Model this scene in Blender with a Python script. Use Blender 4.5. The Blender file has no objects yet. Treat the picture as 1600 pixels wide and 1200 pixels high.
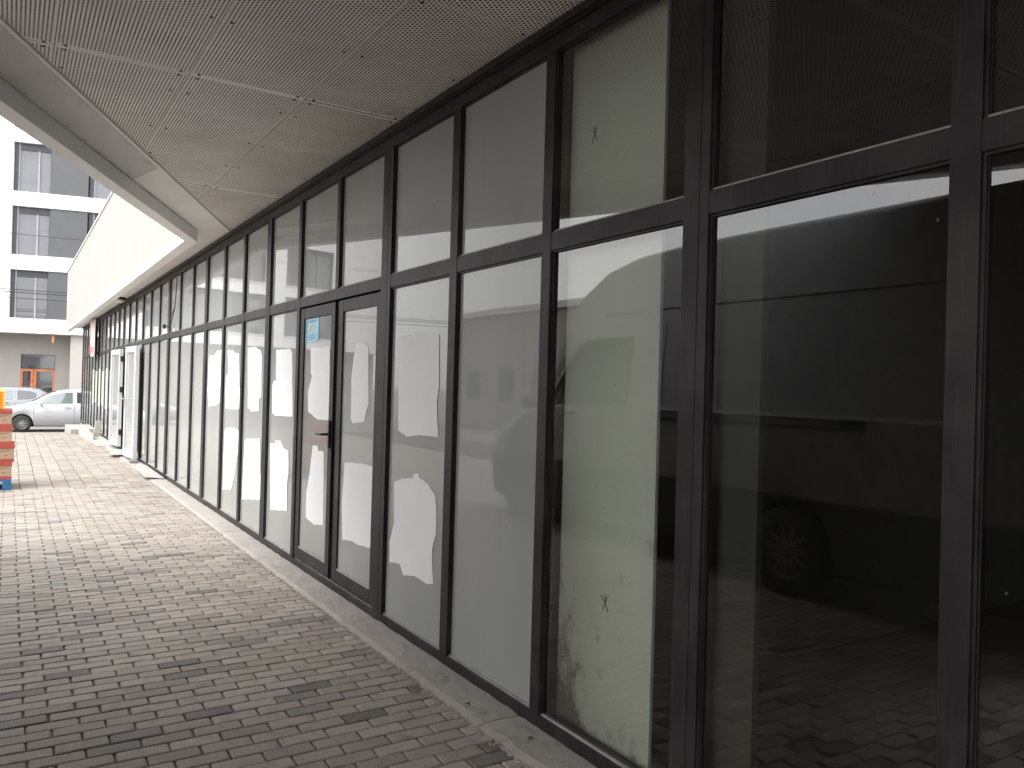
import bpy, bmesh, math, random
from mathutils import Vector, Matrix
random.seed(7)
S = bpy.context.scene
C = S.collection
R = math.radians

# ---------------------------------------------------------------- materials
def newmat(name):
    m = bpy.data.materials.new(name); m.use_nodes = True
    nt = m.node_tree; b = nt.nodes['Principled BSDF']
    return m, nt, b
def N(nt, t, **kw):
    n = nt.nodes.new(t)
    for k, v in kw.items():
        if k in n.inputs: n.inputs[k].default_value = v
        else: setattr(n, k, v)
    return n
def math_(nt, op, a, b=None, c=None):
    n = nt.nodes.new('ShaderNodeMath'); n.operation = op
    for i, v in enumerate((a, b, c)):
        if v is None: continue
        if isinstance(v, (int, float)): n.inputs[i].default_value = v
        else: nt.links.new(v, n.inputs[i])
    return n.outputs[0]
def ramp(nt, fac, stops):
    r = nt.nodes.new('ShaderNodeValToRGB'); nt.links.new(fac, r.inputs[0])
    el = r.color_ramp.elements
    while len(el) < len(stops): el.new(.5)
    for e, (p, c) in zip(el, stops):
        e.position = p; e.color = (*c, 1) if len(c) == 3 else c
    return r.outputs[0]
def mix(nt, fac, a, b, mode='MIX'):
    m = nt.nodes.new('ShaderNodeMix'); m.data_type = 'RGBA'; m.blend_type = mode
    for s, v in ((m.inputs[0], fac), (m.inputs[6], a), (m.inputs[7], b)):
        if isinstance(v, (int, float)): s.default_value = v
        elif isinstance(v, tuple): s.default_value = (*v, 1) if len(v) == 3 else v
        else: nt.links.new(v, s)
    return m.outputs[2]
def noise(nt, scale, detail=4, rough=.6, vec=None, scl=None):
    n = nt.nodes.new('ShaderNodeTexNoise')
    n.inputs['Scale'].default_value = scale; n.inputs['Detail'].default_value = detail; n.inputs['Roughness'].default_value = rough
    if vec is None: vec = geo(nt)
    if scl:
        mp = nt.nodes.new('ShaderNodeMapping'); mp.inputs['Scale'].default_value = scl
        nt.links.new(vec, mp.inputs[0]); vec = mp.outputs[0]
    nt.links.new(vec, n.inputs['Vector'])
    return n.outputs['Fac']
def geo(nt):
    g = nt.nodes.get('GEO') or nt.nodes.new('ShaderNodeNewGeometry'); g.name = 'GEO'
    return g.outputs['Position']
def bump(nt, b, h, strength=.3, dist=.01):
    bn = nt.nodes.new('ShaderNodeBump'); bn.inputs['Strength'].default_value = strength; bn.inputs['Distance'].default_value = dist
    nt.links.new(h, bn.inputs['Height']); nt.links.new(bn.outputs[0], b.inputs['Normal'])

def plain(name, col, rough=.6, metal=0, var=.12, vs=6, bmp=0, spec=.5, coat=0, bs=60):
    m, nt, b = newmat(name)
    n = noise(nt, vs, 5)
    a = tuple(min(1, c*(1-var)) for c in col); d = tuple(min(1, c*(1+var)) for c in col)
    nt.links.new(ramp(nt, n, [(.3, a), (.7, d)]), b.inputs['Base Color'])
    b.inputs['Roughness'].default_value = rough; b.inputs['Metallic'].default_value = metal
    b.inputs['Specular IOR Level'].default_value = spec
    if coat: b.inputs['Coat Weight'].default_value = coat; b.inputs['Coat Roughness'].default_value = .03
    if bmp: bump(nt, b, noise(nt, bs, 4), bmp, .004)
    return m

# dark anodised window frame, dusty speckle
def frame_mat():
    m, nt, b = newmat('frame_metal')
    sp = noise(nt, 420, 2, .7); big = noise(nt, 3, 4)
    c = mix(nt, sp, (.010, .009, .010), (.022, .0195, .021))
    c = mix(nt, ramp(nt, big, [(.42, (0, 0, 0)), (.7, (.7, .7, .7))]), c, (.055, .05, .05))
    st = noise(nt, 60, 3, .7, scl=(1, 1, .06)); c = mix(nt, ramp(nt, st, [(.55, (0, 0, 0)), (.75, (.5, .5, .5))]), c, (.068, .062, .061))
    nt.links.new(c, b.inputs['Base Color'])
    b.inputs['Roughness'].default_value = .5; b.inputs['Specular IOR Level'].default_value = .32
    bump(nt, b, sp, .15, .002)
    return m
FRAME = frame_mat()
SILL_TOP = plain('frame_pale_top', (.33, .30, .28), .6, 0, .2, 12)  # paler tone for the bottom beads of panes and door leaves
RUBBER = plain('rubber', (.012, .012, .012), .6)
ALU = plain('bare_aluminium', (.5, .5, .5), .3, .8)

# filmed (opaque backed) glass
def film_mat():
    m, nt, b = newmat('filmed_glass')
    n = noise(nt, 1.3, 3, .5, scl=(1, 1, .35)); n2 = noise(nt, 9, 4, .6, scl=(1, 1, .12))
    c = ramp(nt, n, [(.35, (.315, .328, .318)), (.65, (.36, .373, .36))])
    c = mix(nt, ramp(nt, n2, [(.52, (0, 0, 0)), (.9, (.35, .35, .35))]), c, (.285, .287, .275))
    sp = noise(nt, 34, 1, .5)
    c = mix(nt, ramp(nt, sp, [(.80, (0, 0, 0)), (.815, (.8, .8, .8))]), c, (.12, .11, .09))
    nt.links.new(c, b.inputs['Base Color'])
    b.inputs['Roughness'].default_value = .7; b.inputs['Specular IOR Level'].default_value = .2
    b.inputs['Coat Weight'].default_value = 1; b.inputs['Coat Roughness'].default_value = .012; b.inputs['Coat IOR'].default_value = 1.42
    w = noise(nt, 1.1, 2, .5)
    bn = nt.nodes.new('ShaderNodeBump'); bn.inputs['Strength'].default_value = .16; bn.inputs['Distance'].default_value = .006
    nt.links.new(w, bn.inputs['Height']); nt.links.new(bn.outputs[0], b.inputs['Coat Normal'])
    return m
FILM = film_mat()
def clear_glass(name='clear_glass', tint=(.97, .98, .965), ior=1.9):
    m, nt, b = newmat(name); nt.nodes.remove(b)
    out = nt.nodes['Material Output']
    t = N(nt, 'ShaderNodeBsdfTransparent'); t.inputs[0].default_value = (*tint, 1)
    g = N(nt, 'ShaderNodeBsdfGlossy'); g.inputs['Roughness'].default_value = .0; g.inputs[0].default_value = (.95, .95, .95, 1)
    f = N(nt, 'ShaderNodeFresnel'); f.inputs[0].default_value = ior
    w = noise(nt, .9, 1, .5)
    bn = nt.nodes.new('ShaderNodeBump'); bn.inputs['Strength'].default_value = .07; bn.inputs['Distance'].default_value = .005
    nt.links.new(w, bn.inputs['Height']); nt.links.new(bn.outputs[0], g.inputs['Normal'])
    d = N(nt, 'ShaderNodeBsdfDiffuse'); d.inputs[0].default_value = (.35, .34, .3, 1)   # dust on the glass
    dn = noise(nt, 46, 2, .6)
    dm = ramp(nt, dn, [(.70, (.008, .008, .008)), (.80, (.30, .30, .30))])
    x = N(nt, 'ShaderNodeMixShader'); nt.links.new(f.outputs[0], x.inputs[0]); nt.links.new(t.outputs[0], x.inputs[1]); nt.links.new(g.outputs[0], x.inputs[2])
    y = N(nt, 'ShaderNodeMixShader'); nt.links.new(dm, y.inputs[0]); nt.links.new(x.outputs[0], y.inputs[1]); nt.links.new(d.outputs[0], y.inputs[2])
    nt.links.new(y.outputs[0], out.inputs[0])
    return m
CLEAR = clear_glass()

# perforated sheet metal, holes really open
def perf_mat(name, col, px, py, rad, ax=(1, 0), rough=.45):
    m, nt, b = newmat(name)
    out = nt.nodes['Material Output']
    sx = nt.nodes.new('ShaderNodeSeparateXYZ'); nt.links.new(geo(nt), sx.inputs[0])
    X, Y = sx.outputs[0], sx.outputs[1]
    u = math_(nt, 'ADD', math_(nt, 'MULTIPLY', X, ax[0]/px), math_(nt, 'MULTIPLY', Y, ax[1]/px))
    v = math_(nt, 'ADD', math_(nt, 'MULTIPLY', X, -ax[1]/py), math_(nt, 'MULTIPLY', Y, ax[0]/py))
    def dots(o):
        fu = math_(nt, 'SUBTRACT', math_(nt, 'FRACT', math_(nt, 'ADD', u, o)), .5)
        fv = math_(nt, 'SUBTRACT', math_(nt, 'FRACT', math_(nt, 'ADD', v, o)), .5)
        return math_(nt, 'SQRT', math_(nt, 'ADD', math_(nt, 'POWER', math_(nt, 'MULTIPLY', fu, px/.01), 2), math_(nt, 'POWER', math_(nt, 'MULTIPLY', fv, py/.01*.52), 2)))
    d = math_(nt, 'MINIMUM', dots(0), dots(.5))
    hole = math_(nt, 'LESS_THAN', d, rad/.01)
    n = noise(nt, 1.6, 4); 
    c = ramp(nt, n, [(.3, tuple(k*.86 for k in col)), (.7, tuple(k*1.1 for k in col))])
    rust = noise(nt, .9, 5, .6)
    c = mix(nt, ramp(nt, rust, [(.58, (0, 0, 0)), (.75, (.4, .4, .4))]), c, (col[0]*.85, col[1]*.72, col[2]*.6))
    nt.links.new(c, b.inputs['Base Color']); b.inputs['Roughness'].default_value = rough
    t = N(nt, 'ShaderNodeBsdfTransparent')
    x = N(nt, 'ShaderNodeMixShader'); nt.links.new(hole, x.inputs[0]); nt.links.new(b.outputs[0], x.inputs[1]); nt.links.new(t.outputs[0], x.inputs[2])
    nt.links.new(x.outputs[0], out.inputs[0])
    return m
PERF = perf_mat('perforated_sheet', (.86, .83, .77), .036, .027, .0048)
c24, s24 = math.cos(R(24.05)), math.sin(R(24.05))
PERF2 = perf_mat('perforated_edge_sheet', (.80, .78, .745), .020, .017, .0030, ax=(c24, -s24))
SHEET = plain('painted_sheet', (.76, .74, .71), .5, 0, .1, 2)
SHEETP = plain('painted_sheet_margin', (.88, .85, .79), .5, 0, .1, 2)
LIP = plain('fascia_paint', (.80, .785, .76), .5, 0, .06, 1.5)
VOID = plain('void_dark', (.02, .02, .019), .9)
BAR = plain('stiffener_bar', (.16, .15, .14), .7)
SCREW = plain('screw_dark', (.02, .02, .02), .5)

def render_wall(name, col, streak=.1, bs=70):
    m, nt, b = newmat(name)
    n = noise(nt, .8, 5, .6); n2 = noise(nt, 4, 4, .6, scl=(1, 1, .12))
    c = ramp(nt, n, [(.3, tuple(k*.95 for k in col)), (.7, tuple(min(1, k*1.04) for k in col))])
    c = mix(nt, ramp(nt, n2, [(.5, (0, 0, 0)), (.85, (streak*3,)*3)]), c, tuple(k*.8 for k in col))
    nt.links.new(c, b.inputs['Base Color']); b.inputs['Roughness'].default_value = .85
    bump(nt, b, noise(nt, bs, 3), .25, .004)
    return m
PINK = render_wall('pink_render', (.39, .352, .33), .12)
WHITE_R = render_wall('white_render', (.82, .82, .82), .03)
TAUPE = render_wall('taupe_render', (.31, .29, .27), .1)
TAUPE2 = render_wall('taupe_render_pale', (.42, .395, .37), .06)
BEIGE = render_wall('beige_render', (.62, .58, .54), .08)
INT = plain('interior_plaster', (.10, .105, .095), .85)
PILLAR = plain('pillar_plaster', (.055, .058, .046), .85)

def board_mat():
    m, nt, b = newmat('mouldy_board')
    g = nt.nodes.new('ShaderNodeTexCoord')
    pos = geo(nt); sx = nt.nodes.new('ShaderNodeSeparateXYZ'); nt.links.new(pos, sx.inputs[0])
    z = sx.outputs[2]; y = sx.outputs[1]
    base = ramp(nt, noise(nt, 1.5, 4), [(.3, (.76, .79, .69)), (.7, (.82, .85, .75))])
    n = noise(nt, 14, 8, .75, scl=(1, 1.2, .55)); n3 = noise(nt, 3.2, 3, .6)
    # mould: strong near the foot and along the far edge, with its own shape
    low = math_(nt, 'SUBTRACT', 1, math_(nt, 'MINIMUM', 1, math_(nt, 'DIVIDE', z, .95)))
    foot = math_(nt, 'SUBTRACT', 1, math_(nt, 'MINIMUM', 1, math_(nt, 'DIVIDE', math_(nt, 'SUBTRACT', z, .08), .16)))
    side = math_(nt, 'MULTIPLY', math_(nt, 'SUBTRACT', y, 2.58), 3.0)
    amt = math_(nt, 'ADD', math_(nt, 'MULTIPLY', low, math_(nt, 'MAXIMUM', 0, side)), math_(nt, 'MULTIPLY', math_(nt, 'MAXIMUM', 0, foot), .32))
    v = math_(nt, 'ADD', math_(nt, 'MULTIPLY', n, .62), math_(nt, 'ADD', math_(nt, 'MULTIPLY', n3, .42), math_(nt, 'MULTIPLY', amt, .20)))
    msk = math_(nt, 'MULTIPLY', ramp(nt, v, [(.60, (0, 0, 0)), (.72, (.85, .85, .85))]), math_(nt, 'SUBTRACT', 1, math_(nt, 'MINIMUM', 1, math_(nt, 'MAXIMUM', 0, math_(nt, 'DIVIDE', math_(nt, 'SUBTRACT', z, .85), .5)))))
    sp = noise(nt, 60, 2, .6)
    spots = math_(nt, 'MULTIPLY', ramp(nt, sp, [(.745, (0, 0, 0)), (.76, (1, 1, 1))]), math_(nt, 'LESS_THAN', z, 1.25))
    c = mix(nt, msk, base, (.16, .15, .10)); c = mix(nt, spots, c, (.08, .08, .06))
    nt.links.new(c, b.inputs['Base Color']); b.inputs['Roughness'].default_value = .8
    return m
BOARD = board_mat()

def paver_mat():
    m, nt, b = newmat('clay_pavers')
    a = nt.nodes.new('ShaderNodeAttribute'); a.attribute_name = 'rnd'
    r = a.outputs['Fac']
    off = nt.nodes.new('ShaderNodeVectorMath'); off.operation = 'ADD'; nt.links.new(geo(nt), off.inputs[0])
    cb = nt.nodes.new('ShaderNodeCombineXYZ'); rr = math_(nt, 'MULTIPLY', r, 437.0); nt.links.new(rr, cb.inputs[2]); nt.links.new(cb.outputs[0], off.inputs[1])
    bv = off.outputs[0]
    c = ramp(nt, r, [(0, (.235, .20, .168)), (.15, (.31, .268, .225)), (.5, (.37, .325, .275)), (.68, (.43, .385, .335)), (.80, (.32, .287, .255)), (.90, (.26, .232, .212)), (.95, (.18, .162, .15)), (.98, (.09, .083, .08)), (1, (.055, .052, .052))])
    n = noise(nt, 15, 7, .7, vec=bv); c = mix(nt, ramp(nt, n, [(.48, (0, 0, 0)), (.72, (.7, .7, .7))]), c, (.19, .17, .155))
    n4 = noise(nt, 7, 5, .6, vec=bv); c = mix(nt, ramp(nt, n4, [(.58, (0, 0, 0)), (.72, (.7, .7, .7))]), c, (.12, .108, .10))
    n2 = noise(nt, 1.1, 4, .6); c = mix(nt, ramp(nt, n2, [(.5, (0, 0, 0)), (.72, (.5, .5, .5))]), c, (.40, .365, .33))
    n3 = noise(nt, 140, 3, .7); c = mix(nt, .28, c, ramp(nt, n3, [(.35, (.10, .088, .076)), (.65, (.50, .45, .40))]), 'MIX')
    nt.links.new(c, b.inputs['Base Color']); b.inputs['Roughness'].default_value = .72
    bump(nt, b, n3, .35, .003)
    return m
PAVER = paver_mat()
def rough_mat(name, ca, cb, cd, bs=30, sc=2.5, st=.5):
    m, nt, b = newmat(name)
    n = noise(nt, sc, 7, .65); c = ramp(nt, n, [(.3, ca), (.7, cb)])
    n2 = noise(nt, sc*4.2, 6, .7); c = mix(nt, ramp(nt, n2, [(.55, (0, 0, 0)), (.72, (.8, .8, .8))]), c, cd)
    n3 = noise(nt, 160, 3, .7); c = mix(nt, .25, c, ramp(nt, n3, [(.3, tuple(k*.5 for k in ca)), (.7, tuple(min(1, k*1.3) for k in cb))]))
    nt.links.new(c, b.inputs['Base Color']); b.inputs['Roughness'].default_value = .85
    bump(nt, b, noise(nt, bs, 8, .7), st, .012)
    return m
SAND = rough_mat('joint_sand', (.09, .077, .064), (.14, .122, .10), (.06, .052, .044))
CONC = rough_mat('strip_concrete', (.31, .285, .26), (.42, .39, .36), (.20, .18, .165))
CONC2 = rough_mat('pale_concrete', (.36, .34, .32), (.43, .41, .385), (.30, .28, .26))
MORTAR = rough_mat('mortar', (.36, .33, .29), (.46, .42, .37), (.24, .20, .16), 60, 8, .9)
ASPH = rough_mat('asphalt', (.20, .19, .185), (.26, .25, .24), (.16, .155, .15), 80, 1.2)
WIN_DARK = plain('window_glass_dark', (.035, .038, .047), .04, 0, .3, .6, spec=1, coat=1)
WIN_FRAME = plain('window_frame_grey', (.045, .045, .058), .4)
WIN_LITE = plain('window_frame_pale', (.27, .27, .31), .4)
PANEL = plain('grey_cladding', (.08, .085, .09), .5, 0, .05, 2)
CURTAIN = plain('window_curtain', (.12, .122, .14), .25, 0, .12, 1.2, coat=.8)
ORANGE_F = plain('orange_frame', (.50, .16, .07), .5, 0, .35, 9)
ORANGE = plain('orange_paint', (.75, .27, .12), .5)
PVC = plain('white_pvc', (.50, .50, .50), .3, 0, .03, 3)
PVC_GLASS = plain('door_glass', (.38, .39, .40), .05, 0, .06, 1, coat=1)
PAPER = plain('white_paper', (.93, .93, .93), .75, 0, .02, 3, spec=.2)
BLACK = plain('black_plastic', (.015, .015, .015), .35)
CARD = plain('cardboard', (.34, .235, .16), .8, 0, .1, 7)
RED = plain('red_print', (.33, .055, .04), .6, 0, .15, 9)
DARKRED = plain('dark_red_print', (.25, .05, .04), .6)
BLUE = plain('blue_pallet_paint', (.015, .10, .23), .6, 0, .25, 9)
PLASTIC = plain('crate_orange', (.85, .25, .02), .4, 0, .08, 5)
YELLOW = plain('crate_yellow', (.85, .55, .12), .4)
CABLE = plain('cable_black', (.03, .03, .03), .6)

# ---------------------------------------------------------------- builders
WL = {}      # world location of helper-created objects
class MB:
    def __init__(s): s.v = []; s.f = []; s.m = []; s.smooth = []
    def add(s, vs, fs, mi=0, sm=False):
        o = len(s.v); s.v += [tuple(v) for v in vs]
        for f in fs: s.f.append(tuple(i+o for i in f)); s.m.append(mi); s.smooth.append(sm)
        return s
    def box(s, x0, y0, z0, x1, y1, z1, mi=0, bev=0):
        if x0 > x1: x0, x1 = x1, x0
        if y0 > y1: y0, y1 = y1, y0
        if z0 > z1: z0, z1 = z1, z0
        if bev:
            bm = bmesh.new(); bmesh.ops.create_cube(bm, size=1)
            for v in bm.verts: v.co = Vector(((x0+x1)/2+v.co.x*(x1-x0), (y0+y1)/2+v.co.y*(y1-y0), (z0+z1)/2+v.co.z*(z1-z0)))
            bmesh.ops.bevel(bm, geom=bm.edges[:], offset=bev, segments=2, affect='EDGES', profile=.5)
            bm.verts.index_update()
            s.add([v.co for v in bm.verts], [[v.index for v in f.verts] for f in bm.faces], mi); bm.free(); return s
        vs = [(x0, y0, z0), (x1, y0, z0), (x1, y1, z0), (x0, y1, z0), (x0, y0, z1), (x1, y0, z1), (x1, y1, z1), (x0, y1, z1)]
        s.add(vs, [(3, 2, 1, 0), (4, 5, 6, 7), (0, 1, 5, 4), (1, 2, 6, 5), (2, 3, 7, 6), (3, 0, 4, 7)], mi); return s
    def prism(s, pts, z0, z1, mi=0):         # polygon in xy (ccw), extruded in z
        n = len(pts)
        s.add([(x, y, z0) for x, y in pts]+[(x, y, z1) for x, y in pts],
              [tuple(range(n))[::-1], tuple(range(n, 2*n))]+[(i, (i+1) % n, n+(i+1) % n, n+i) for i in range(n)], mi); return s
    def prism_x(s, pts, x0, x1, mi=0):       # polygon in yz extruded in x
        n = len(pts)
        s.add([(x0, y, z) for y, z in pts]+[(x1, y, z) for y, z in pts],
              [tuple(range(n)), tuple(range(n, 2*n))[::-1]]+[(i, n+i, n+(i+1) % n, (i+1) % n) for i in range(n)], mi); return s
    def obox(s, p0, p1, th, z0, z1, mi=0):   # box along p0->p1 (xy), thickness th to the left
        d = Vector((p1[0]-p0[0], p1[1]-p0[1])).normalized(); nrm = Vector((-d.y, d.x))*th
        return s.prism([p0, p1, (p1[0]+nrm.x, p1[1]+nrm.y), (p0[0]+nrm.x, p0[1]+nrm.y)], z0, z1, mi)
    def tube(s, pts, r, n=8, mi=0):
        pts = [Vector(p) for p in pts]; o = len(s.v)
        for i, p in enumerate(pts):
            d = (pts[min(i+1, len(pts)-1)]-pts[max(i-1, 0)]).normalized()
            a = d.orthogonal().normalized() if i == 0 else (a-d*a.dot(d)).normalized()
            b = d.cross(a)
            for k in range(n):
                t = 2*math.pi*k/n; s.v.append(tuple(p+(a*math.cos(t)+b*math.sin(t))*r))
        for i in range(len(pts)-1):
            for k in range(n):
                s.f.append((o+i*n+k, o+i*n+(k+1) % n, o+(i+1)*n+(k+1) % n, o+(i+1)*n+k)); s.m.append(mi); s.smooth.append(True)
        s.f.append(tuple(o+k for k in range(n))[::-1]); s.m.append(mi); s.smooth.append(False)
        e = o+(len(pts)-1)*n; s.f.append(tuple(e+k for k in range(n))); s.m.append(mi); s.smooth.append(False)
        return s
    def lathe(s, prof, cx, cy, cz, axis='z', n=28, mi=0):   # prof: (r, h)
        o = len(s.v)
        for r, h in prof:
            for k in range(n):
                t = 2*math.pi*k/n; a, b = r*math.cos(t), r*math.sin(t)
                s.v.append({'z': (cx+a, cy+b, cz+h), 'y': (cx+a, cy+h, cz+b), 'x': (cx+h, cy+a, cz+b)}[axis])
        for i in range(len(prof)-1):
            for k in range(n):
                s.f.append((o+i*n+k, o+i*n+(k+1) % n, o+(i+1)*n+(k+1) % n, o+(i+1)*n+k)); s.m.append(mi); s.smooth.append(True)
        return s
    def build(s, name, mats, parent=None, world=True, origin=None, fix=True):
        mats = mats if isinstance(mats, (list, tuple)) else [mats]
        xs, ys, zs = zip(*s.v)
        if origin is None: origin = ((min(xs)+max(xs))/2, (min(ys)+max(ys))/2, min(zs))
        O = Vector(origin)
        me = bpy.data.meshes.new(name)
        me.from_pydata([tuple(Vector(v)-O) for v in s.v], [], s.f)
        for m in mats: me.materials.append(m)
        me.polygons.foreach_set('material_index', s.m); me.polygons.foreach_set('use_smooth', s.smooth)
        if fix:
            bm = bmesh.new(); bm.from_mesh(me); bmesh.ops.recalc_face_normals(bm, faces=bm.faces); bm.to_mesh(me); bm.free()
        me.update()
        o = bpy.data.objects.new(name, me); C.objects.link(o)
        pw = WL.get(parent.name, Vector((0, 0, 0))) if parent else Vector((0, 0, 0))
        if parent: o.parent = parent
        o.location = O-pw; WL[o.name] = O
        return o
def tag(o, label=None, cat=None, group=None, kind=None):
    if label: o['label'] = label
    if cat: o['category'] = cat
    if group: o['group'] = group
    if kind: o['kind'] = kind
    return o
def empty(name, loc=(0, 0, 0), rz=0):
    o = bpy.data.objects.new(name, None); C.objects.link(o); o.location = loc; o.rotation_euler = (0, 0, rz)
    o.empty_display_size = .2; WL[o.name] = Vector(loc) if rz == 0 else Vector((0, 0, 0)); return o
def local_empty(name, loc, rz=0):        # children are given in the empty's own coordinates
    o = empty(name, loc, rz); WL[o.name] = Vector((0, 0, 0)); return o

# ================================================================ SETTING
tag(MB().box(-260, -260, -1.0, 260, 420, -.52).build('road', ASPH), kind='structure')
# podium under the paving, and joint sand
tag(MB().box(-7.0, -30, -.515, 1.86, 25.12, -.014).build('pavement_base', SAND), kind='structure')
tag(MB().box(-60, -60, -.51, -7.004, 25.12, .0).build('pavement', ASPH), kind='structure')

def pavers():
    mb = MB(); rnd = []
    g = .0045; ch = .004
    def brick(x0, x1, y0, y1, r):
        dz = random.uniform(-.0022, .0022); tx = random.uniform(-.0015, .0015)
        x0 += g+random.uniform(-.001, .001); x1 -= g; y0 += g+random.uniform(-.0008, .0008); y1 -= g
        zt = dz
        k = .0035
        vs = [(x0+ch, y0, zt-ch), (x1-ch, y0, zt-ch), (x1, y0+k, zt-ch), (x1, y1-k, zt-ch), (x1-ch, y1, zt-ch), (x0+ch, y1, zt-ch), (x0, y1-k, zt-ch), (x0, y0+k, zt-ch)]
        c = .006
        top = [(x0+ch+c, y0+c*.8, zt), (x1-ch-c, y0+c*.8, zt+tx), (x1-c, y0+k+c*.6, zt+tx), (x1-c, y1-k-c*.6, zt+tx), (x1-ch-c, y1-c*.8, zt+tx), (x0+ch+c, y1-c*.8, zt), (x0+c, y1-k-c*.6, zt), (x0+c, y0+k+c*.6, zt)]
        bot = [(a, b, -.03) for a, b, _ in vs]
        o = len(mb.v); mb.v += vs+top+bot
        fs = [tuple(o+8+i for i in range(8))]+[(o+i, o+(i+1) % 8, o+8+(i+1) % 8, o+8+i) for i in range(8)]+[(o+16+i, o+16+(i+1) % 8, o+(i+1) % 8, o+i) for i in range(8)]
        for f in fs: mb.f.append(f); mb.m.append(0); mb.smooth.append(False); rnd.append(r)
    L, P = .2085, .0935
    y = -3.0; row = 0; xl = -4.6; drift = 0
    while y < 12.6:
        off = (row % 2)*L*.46+drift+random.uniform(-.004, .004); drift += random.uniform(-.002, .0022)
        x = xl-(off % L)
        while x < 1.85:
            a = max(x, xl); b = min(x+L, 1.851+random.uniform(-.006, .004))
            if b-a > .03:
                near = max(0, 1-abs(x-1.0)/1.6)*max(0, 1-abs(y-3.6)/4)
                brick(a, b, y, y+P, min(1, random.random()**(1-.35*near)))
            x += L
        y += P; row += 1
    W = .1985
    while y < 25.1:
        half = random.random() < .25
        h = P if half else W*random.uniform(.94, 1.0)
        x = xl+random.uniform(-.006, .006)
        while x < 1.85:
            b = min(x+W, 1.851)
            if b-x > .03: brick(x, b, y, min(y+h, 25.11), random.random()**1.9*.8)
            x += W
        y += h; row += 1
    o = mb.build('paving', PAVER, origin=(0, 0, 0), fix=False)
    at = o.data.attributes.new('rnd', 'FLOAT', 'FACE'); at.data.foreach_set('value', rnd)
    tag(o, kind='structure')
pavers()

# concrete strip along the glazing, cast in separate lengths
def strip():
    mb = MB(); cuts = [-3, -.9, 1.2, 3.12, 4.86, 6.95, 8.35, 10.2, 12.05, 14.2, 16.3, 18.6, 20.6, 22.4, 25.1]
    from mathutils import noise as nz
    for a, b in zip(cuts, cuts[1:]):
        n = max(4, int((b-a)/.05)); k = 7; dz = random.uniform(-.004, .004); o = len(mb.v)
        for i in range(n+1):
            y = a+.004+(b-a-.008)*i/n
            wob = .016*nz.noise((y*7, 1, 0))+.010*nz.noise((y*31, 4, 0))
            for j in range(k+1):
                x = (1.842+wob)+(2.0585-1.842-wob)*j/k+(.012*math.sin(x0*9) if False else 0)
                yy = y+(.012*nz.noise((x*9, a, 3)) if i in (0, n) else 0)
                z = .022+dz+.0045*nz.noise((x*14, y*9, 0))+.003*nz.noise((x*40, y*40, 5))-(.012 if j == 0 else 0)-(.005 if i in (0, n) else 0)
                mb.v.append((x, yy, z))
        for i in range(n):
            for j in range(k):
                mb.f.append((o+i*(k+1)+j, o+i*(k+1)+j+1, o+(i+1)*(k+1)+j+1, o+(i+1)*(k+1)+j)); mb.m.append(0); mb.smooth.append(False)
        # edge skirts
        for seq in ([o+i*(k+1) for i in range(n+1)], [o+j for j in range(k+1)], [o+n*(k+1)+j for j in range(k+1)]):
            q = len(mb.v)
            for s_ in seq: x, y, z = mb.v[s_]; mb.v.append((x, y, -.03))
            for t in range(len(seq)-1): mb.f.append((seq[t], seq[t+1], q+t+1, q+t)); mb.m.append(0); mb.smooth.append(False)
    o = mb.build('kerb_strip', CONC, origin=(1.95, 0, 0)); tag(o, kind='structure')
    # crumbled mortar between strip and pavers
    mb = MB()
    for i in range(2200):
        y = random.uniform(1.5, 14); x = 1.846+random.gauss(0, .016); r = random.uniform(.002, .010); z = .0
        pts = [(x+r*math.cos(t)*random.uniform(.7, 1.2), y+r*1.6*math.sin(t)*random.uniform(.7, 1.2)) for t in [k*math.pi/2.5 for k in range(5)]]
        mb.prism(pts, -.004, z+r*.7+.002)
    tag(mb.build('mortar_crumbs', MORTAR), kind='stuff', label='crumbled mortar bits along the joint between brick paving and concrete strip', cat='gravel')
strip()

# ================================================================ SHOP BUILDING
FX = 2.06
shop = empty('shop_building', (FX, 0, 0))
tag(shop, 'long low shop building with dark framed glazing and a perforated metal canopy', 'building')
bm_ = MB()
# mullions: (y0, y1) from near to far
M = [(-2.75, -2.68, 0), (-1.78, -1.66, 1), (-.85, -.78, 0), (.10, .17, 0), (1.067, 1.144, 0), (1.994, 2.119, 1), (2.958, 3.031, 0), (3.855, 3.940, 0), (4.757, 4.912, 1), (5.722, 5.790, 0), (6.648, 6.722, 0),
     (7.583, 7.722, 1), (8.558, 8.636, 0), (9.467, 9.556, 0), (10.43, 10.567, 1), (11.33, 11.41, 0), (12.28, 12.36, 0), (13.20, 13.357, 1), (14.15, 14.23, 0), (15.12, 15.20, 0),
     (16.08, 16.22, 1), (17.10, 17.18, 0), (18.08, 18.16, 0), (19.02, 19.16, 1), (19.97, 20.05, 0), (20.9, 20.98, 0), (21.84, 21.98, 1), (22.82, 22.90, 0), (23.8, 23.88, 0),
     (24.7, 24.84, 1), (25.66, 25.74, 0), (26.6, 26.68, 0), (27.55, 27.69, 1), (28.5, 28.58, 0), (29.42, 29.5, 0), (30.3, 30.46, 1)]
ZS, ZT0, ZT1, ZG, ZH = .075, 2.182, 2.266, 3.096, 3.165
def mullion(y0, y1, dbl, z0=.012, z1=ZH):
    mb = MB()
    if dbl:
        ym = y0+(y1-y0)*.36
        mb.box(FX, y0, z0, FX+.07, ym-.0015, z1, 0, .0018); mb.box(FX, ym+.0015, z0, FX+.07, y1, z1, 0, .0018); mb.box(FX+.006, ym-.0014, z0, FX+.06, ym+.0014, z1, 1)
    else: mb.box(FX, y0, z0, FX+.07, y1, z1, 0, .0018)
    return mb.build('mullion', [FRAME, RUBBER], shop)
DOOR_LO, DOOR_HI = 8, 10     # dark double door between these mullions
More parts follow.
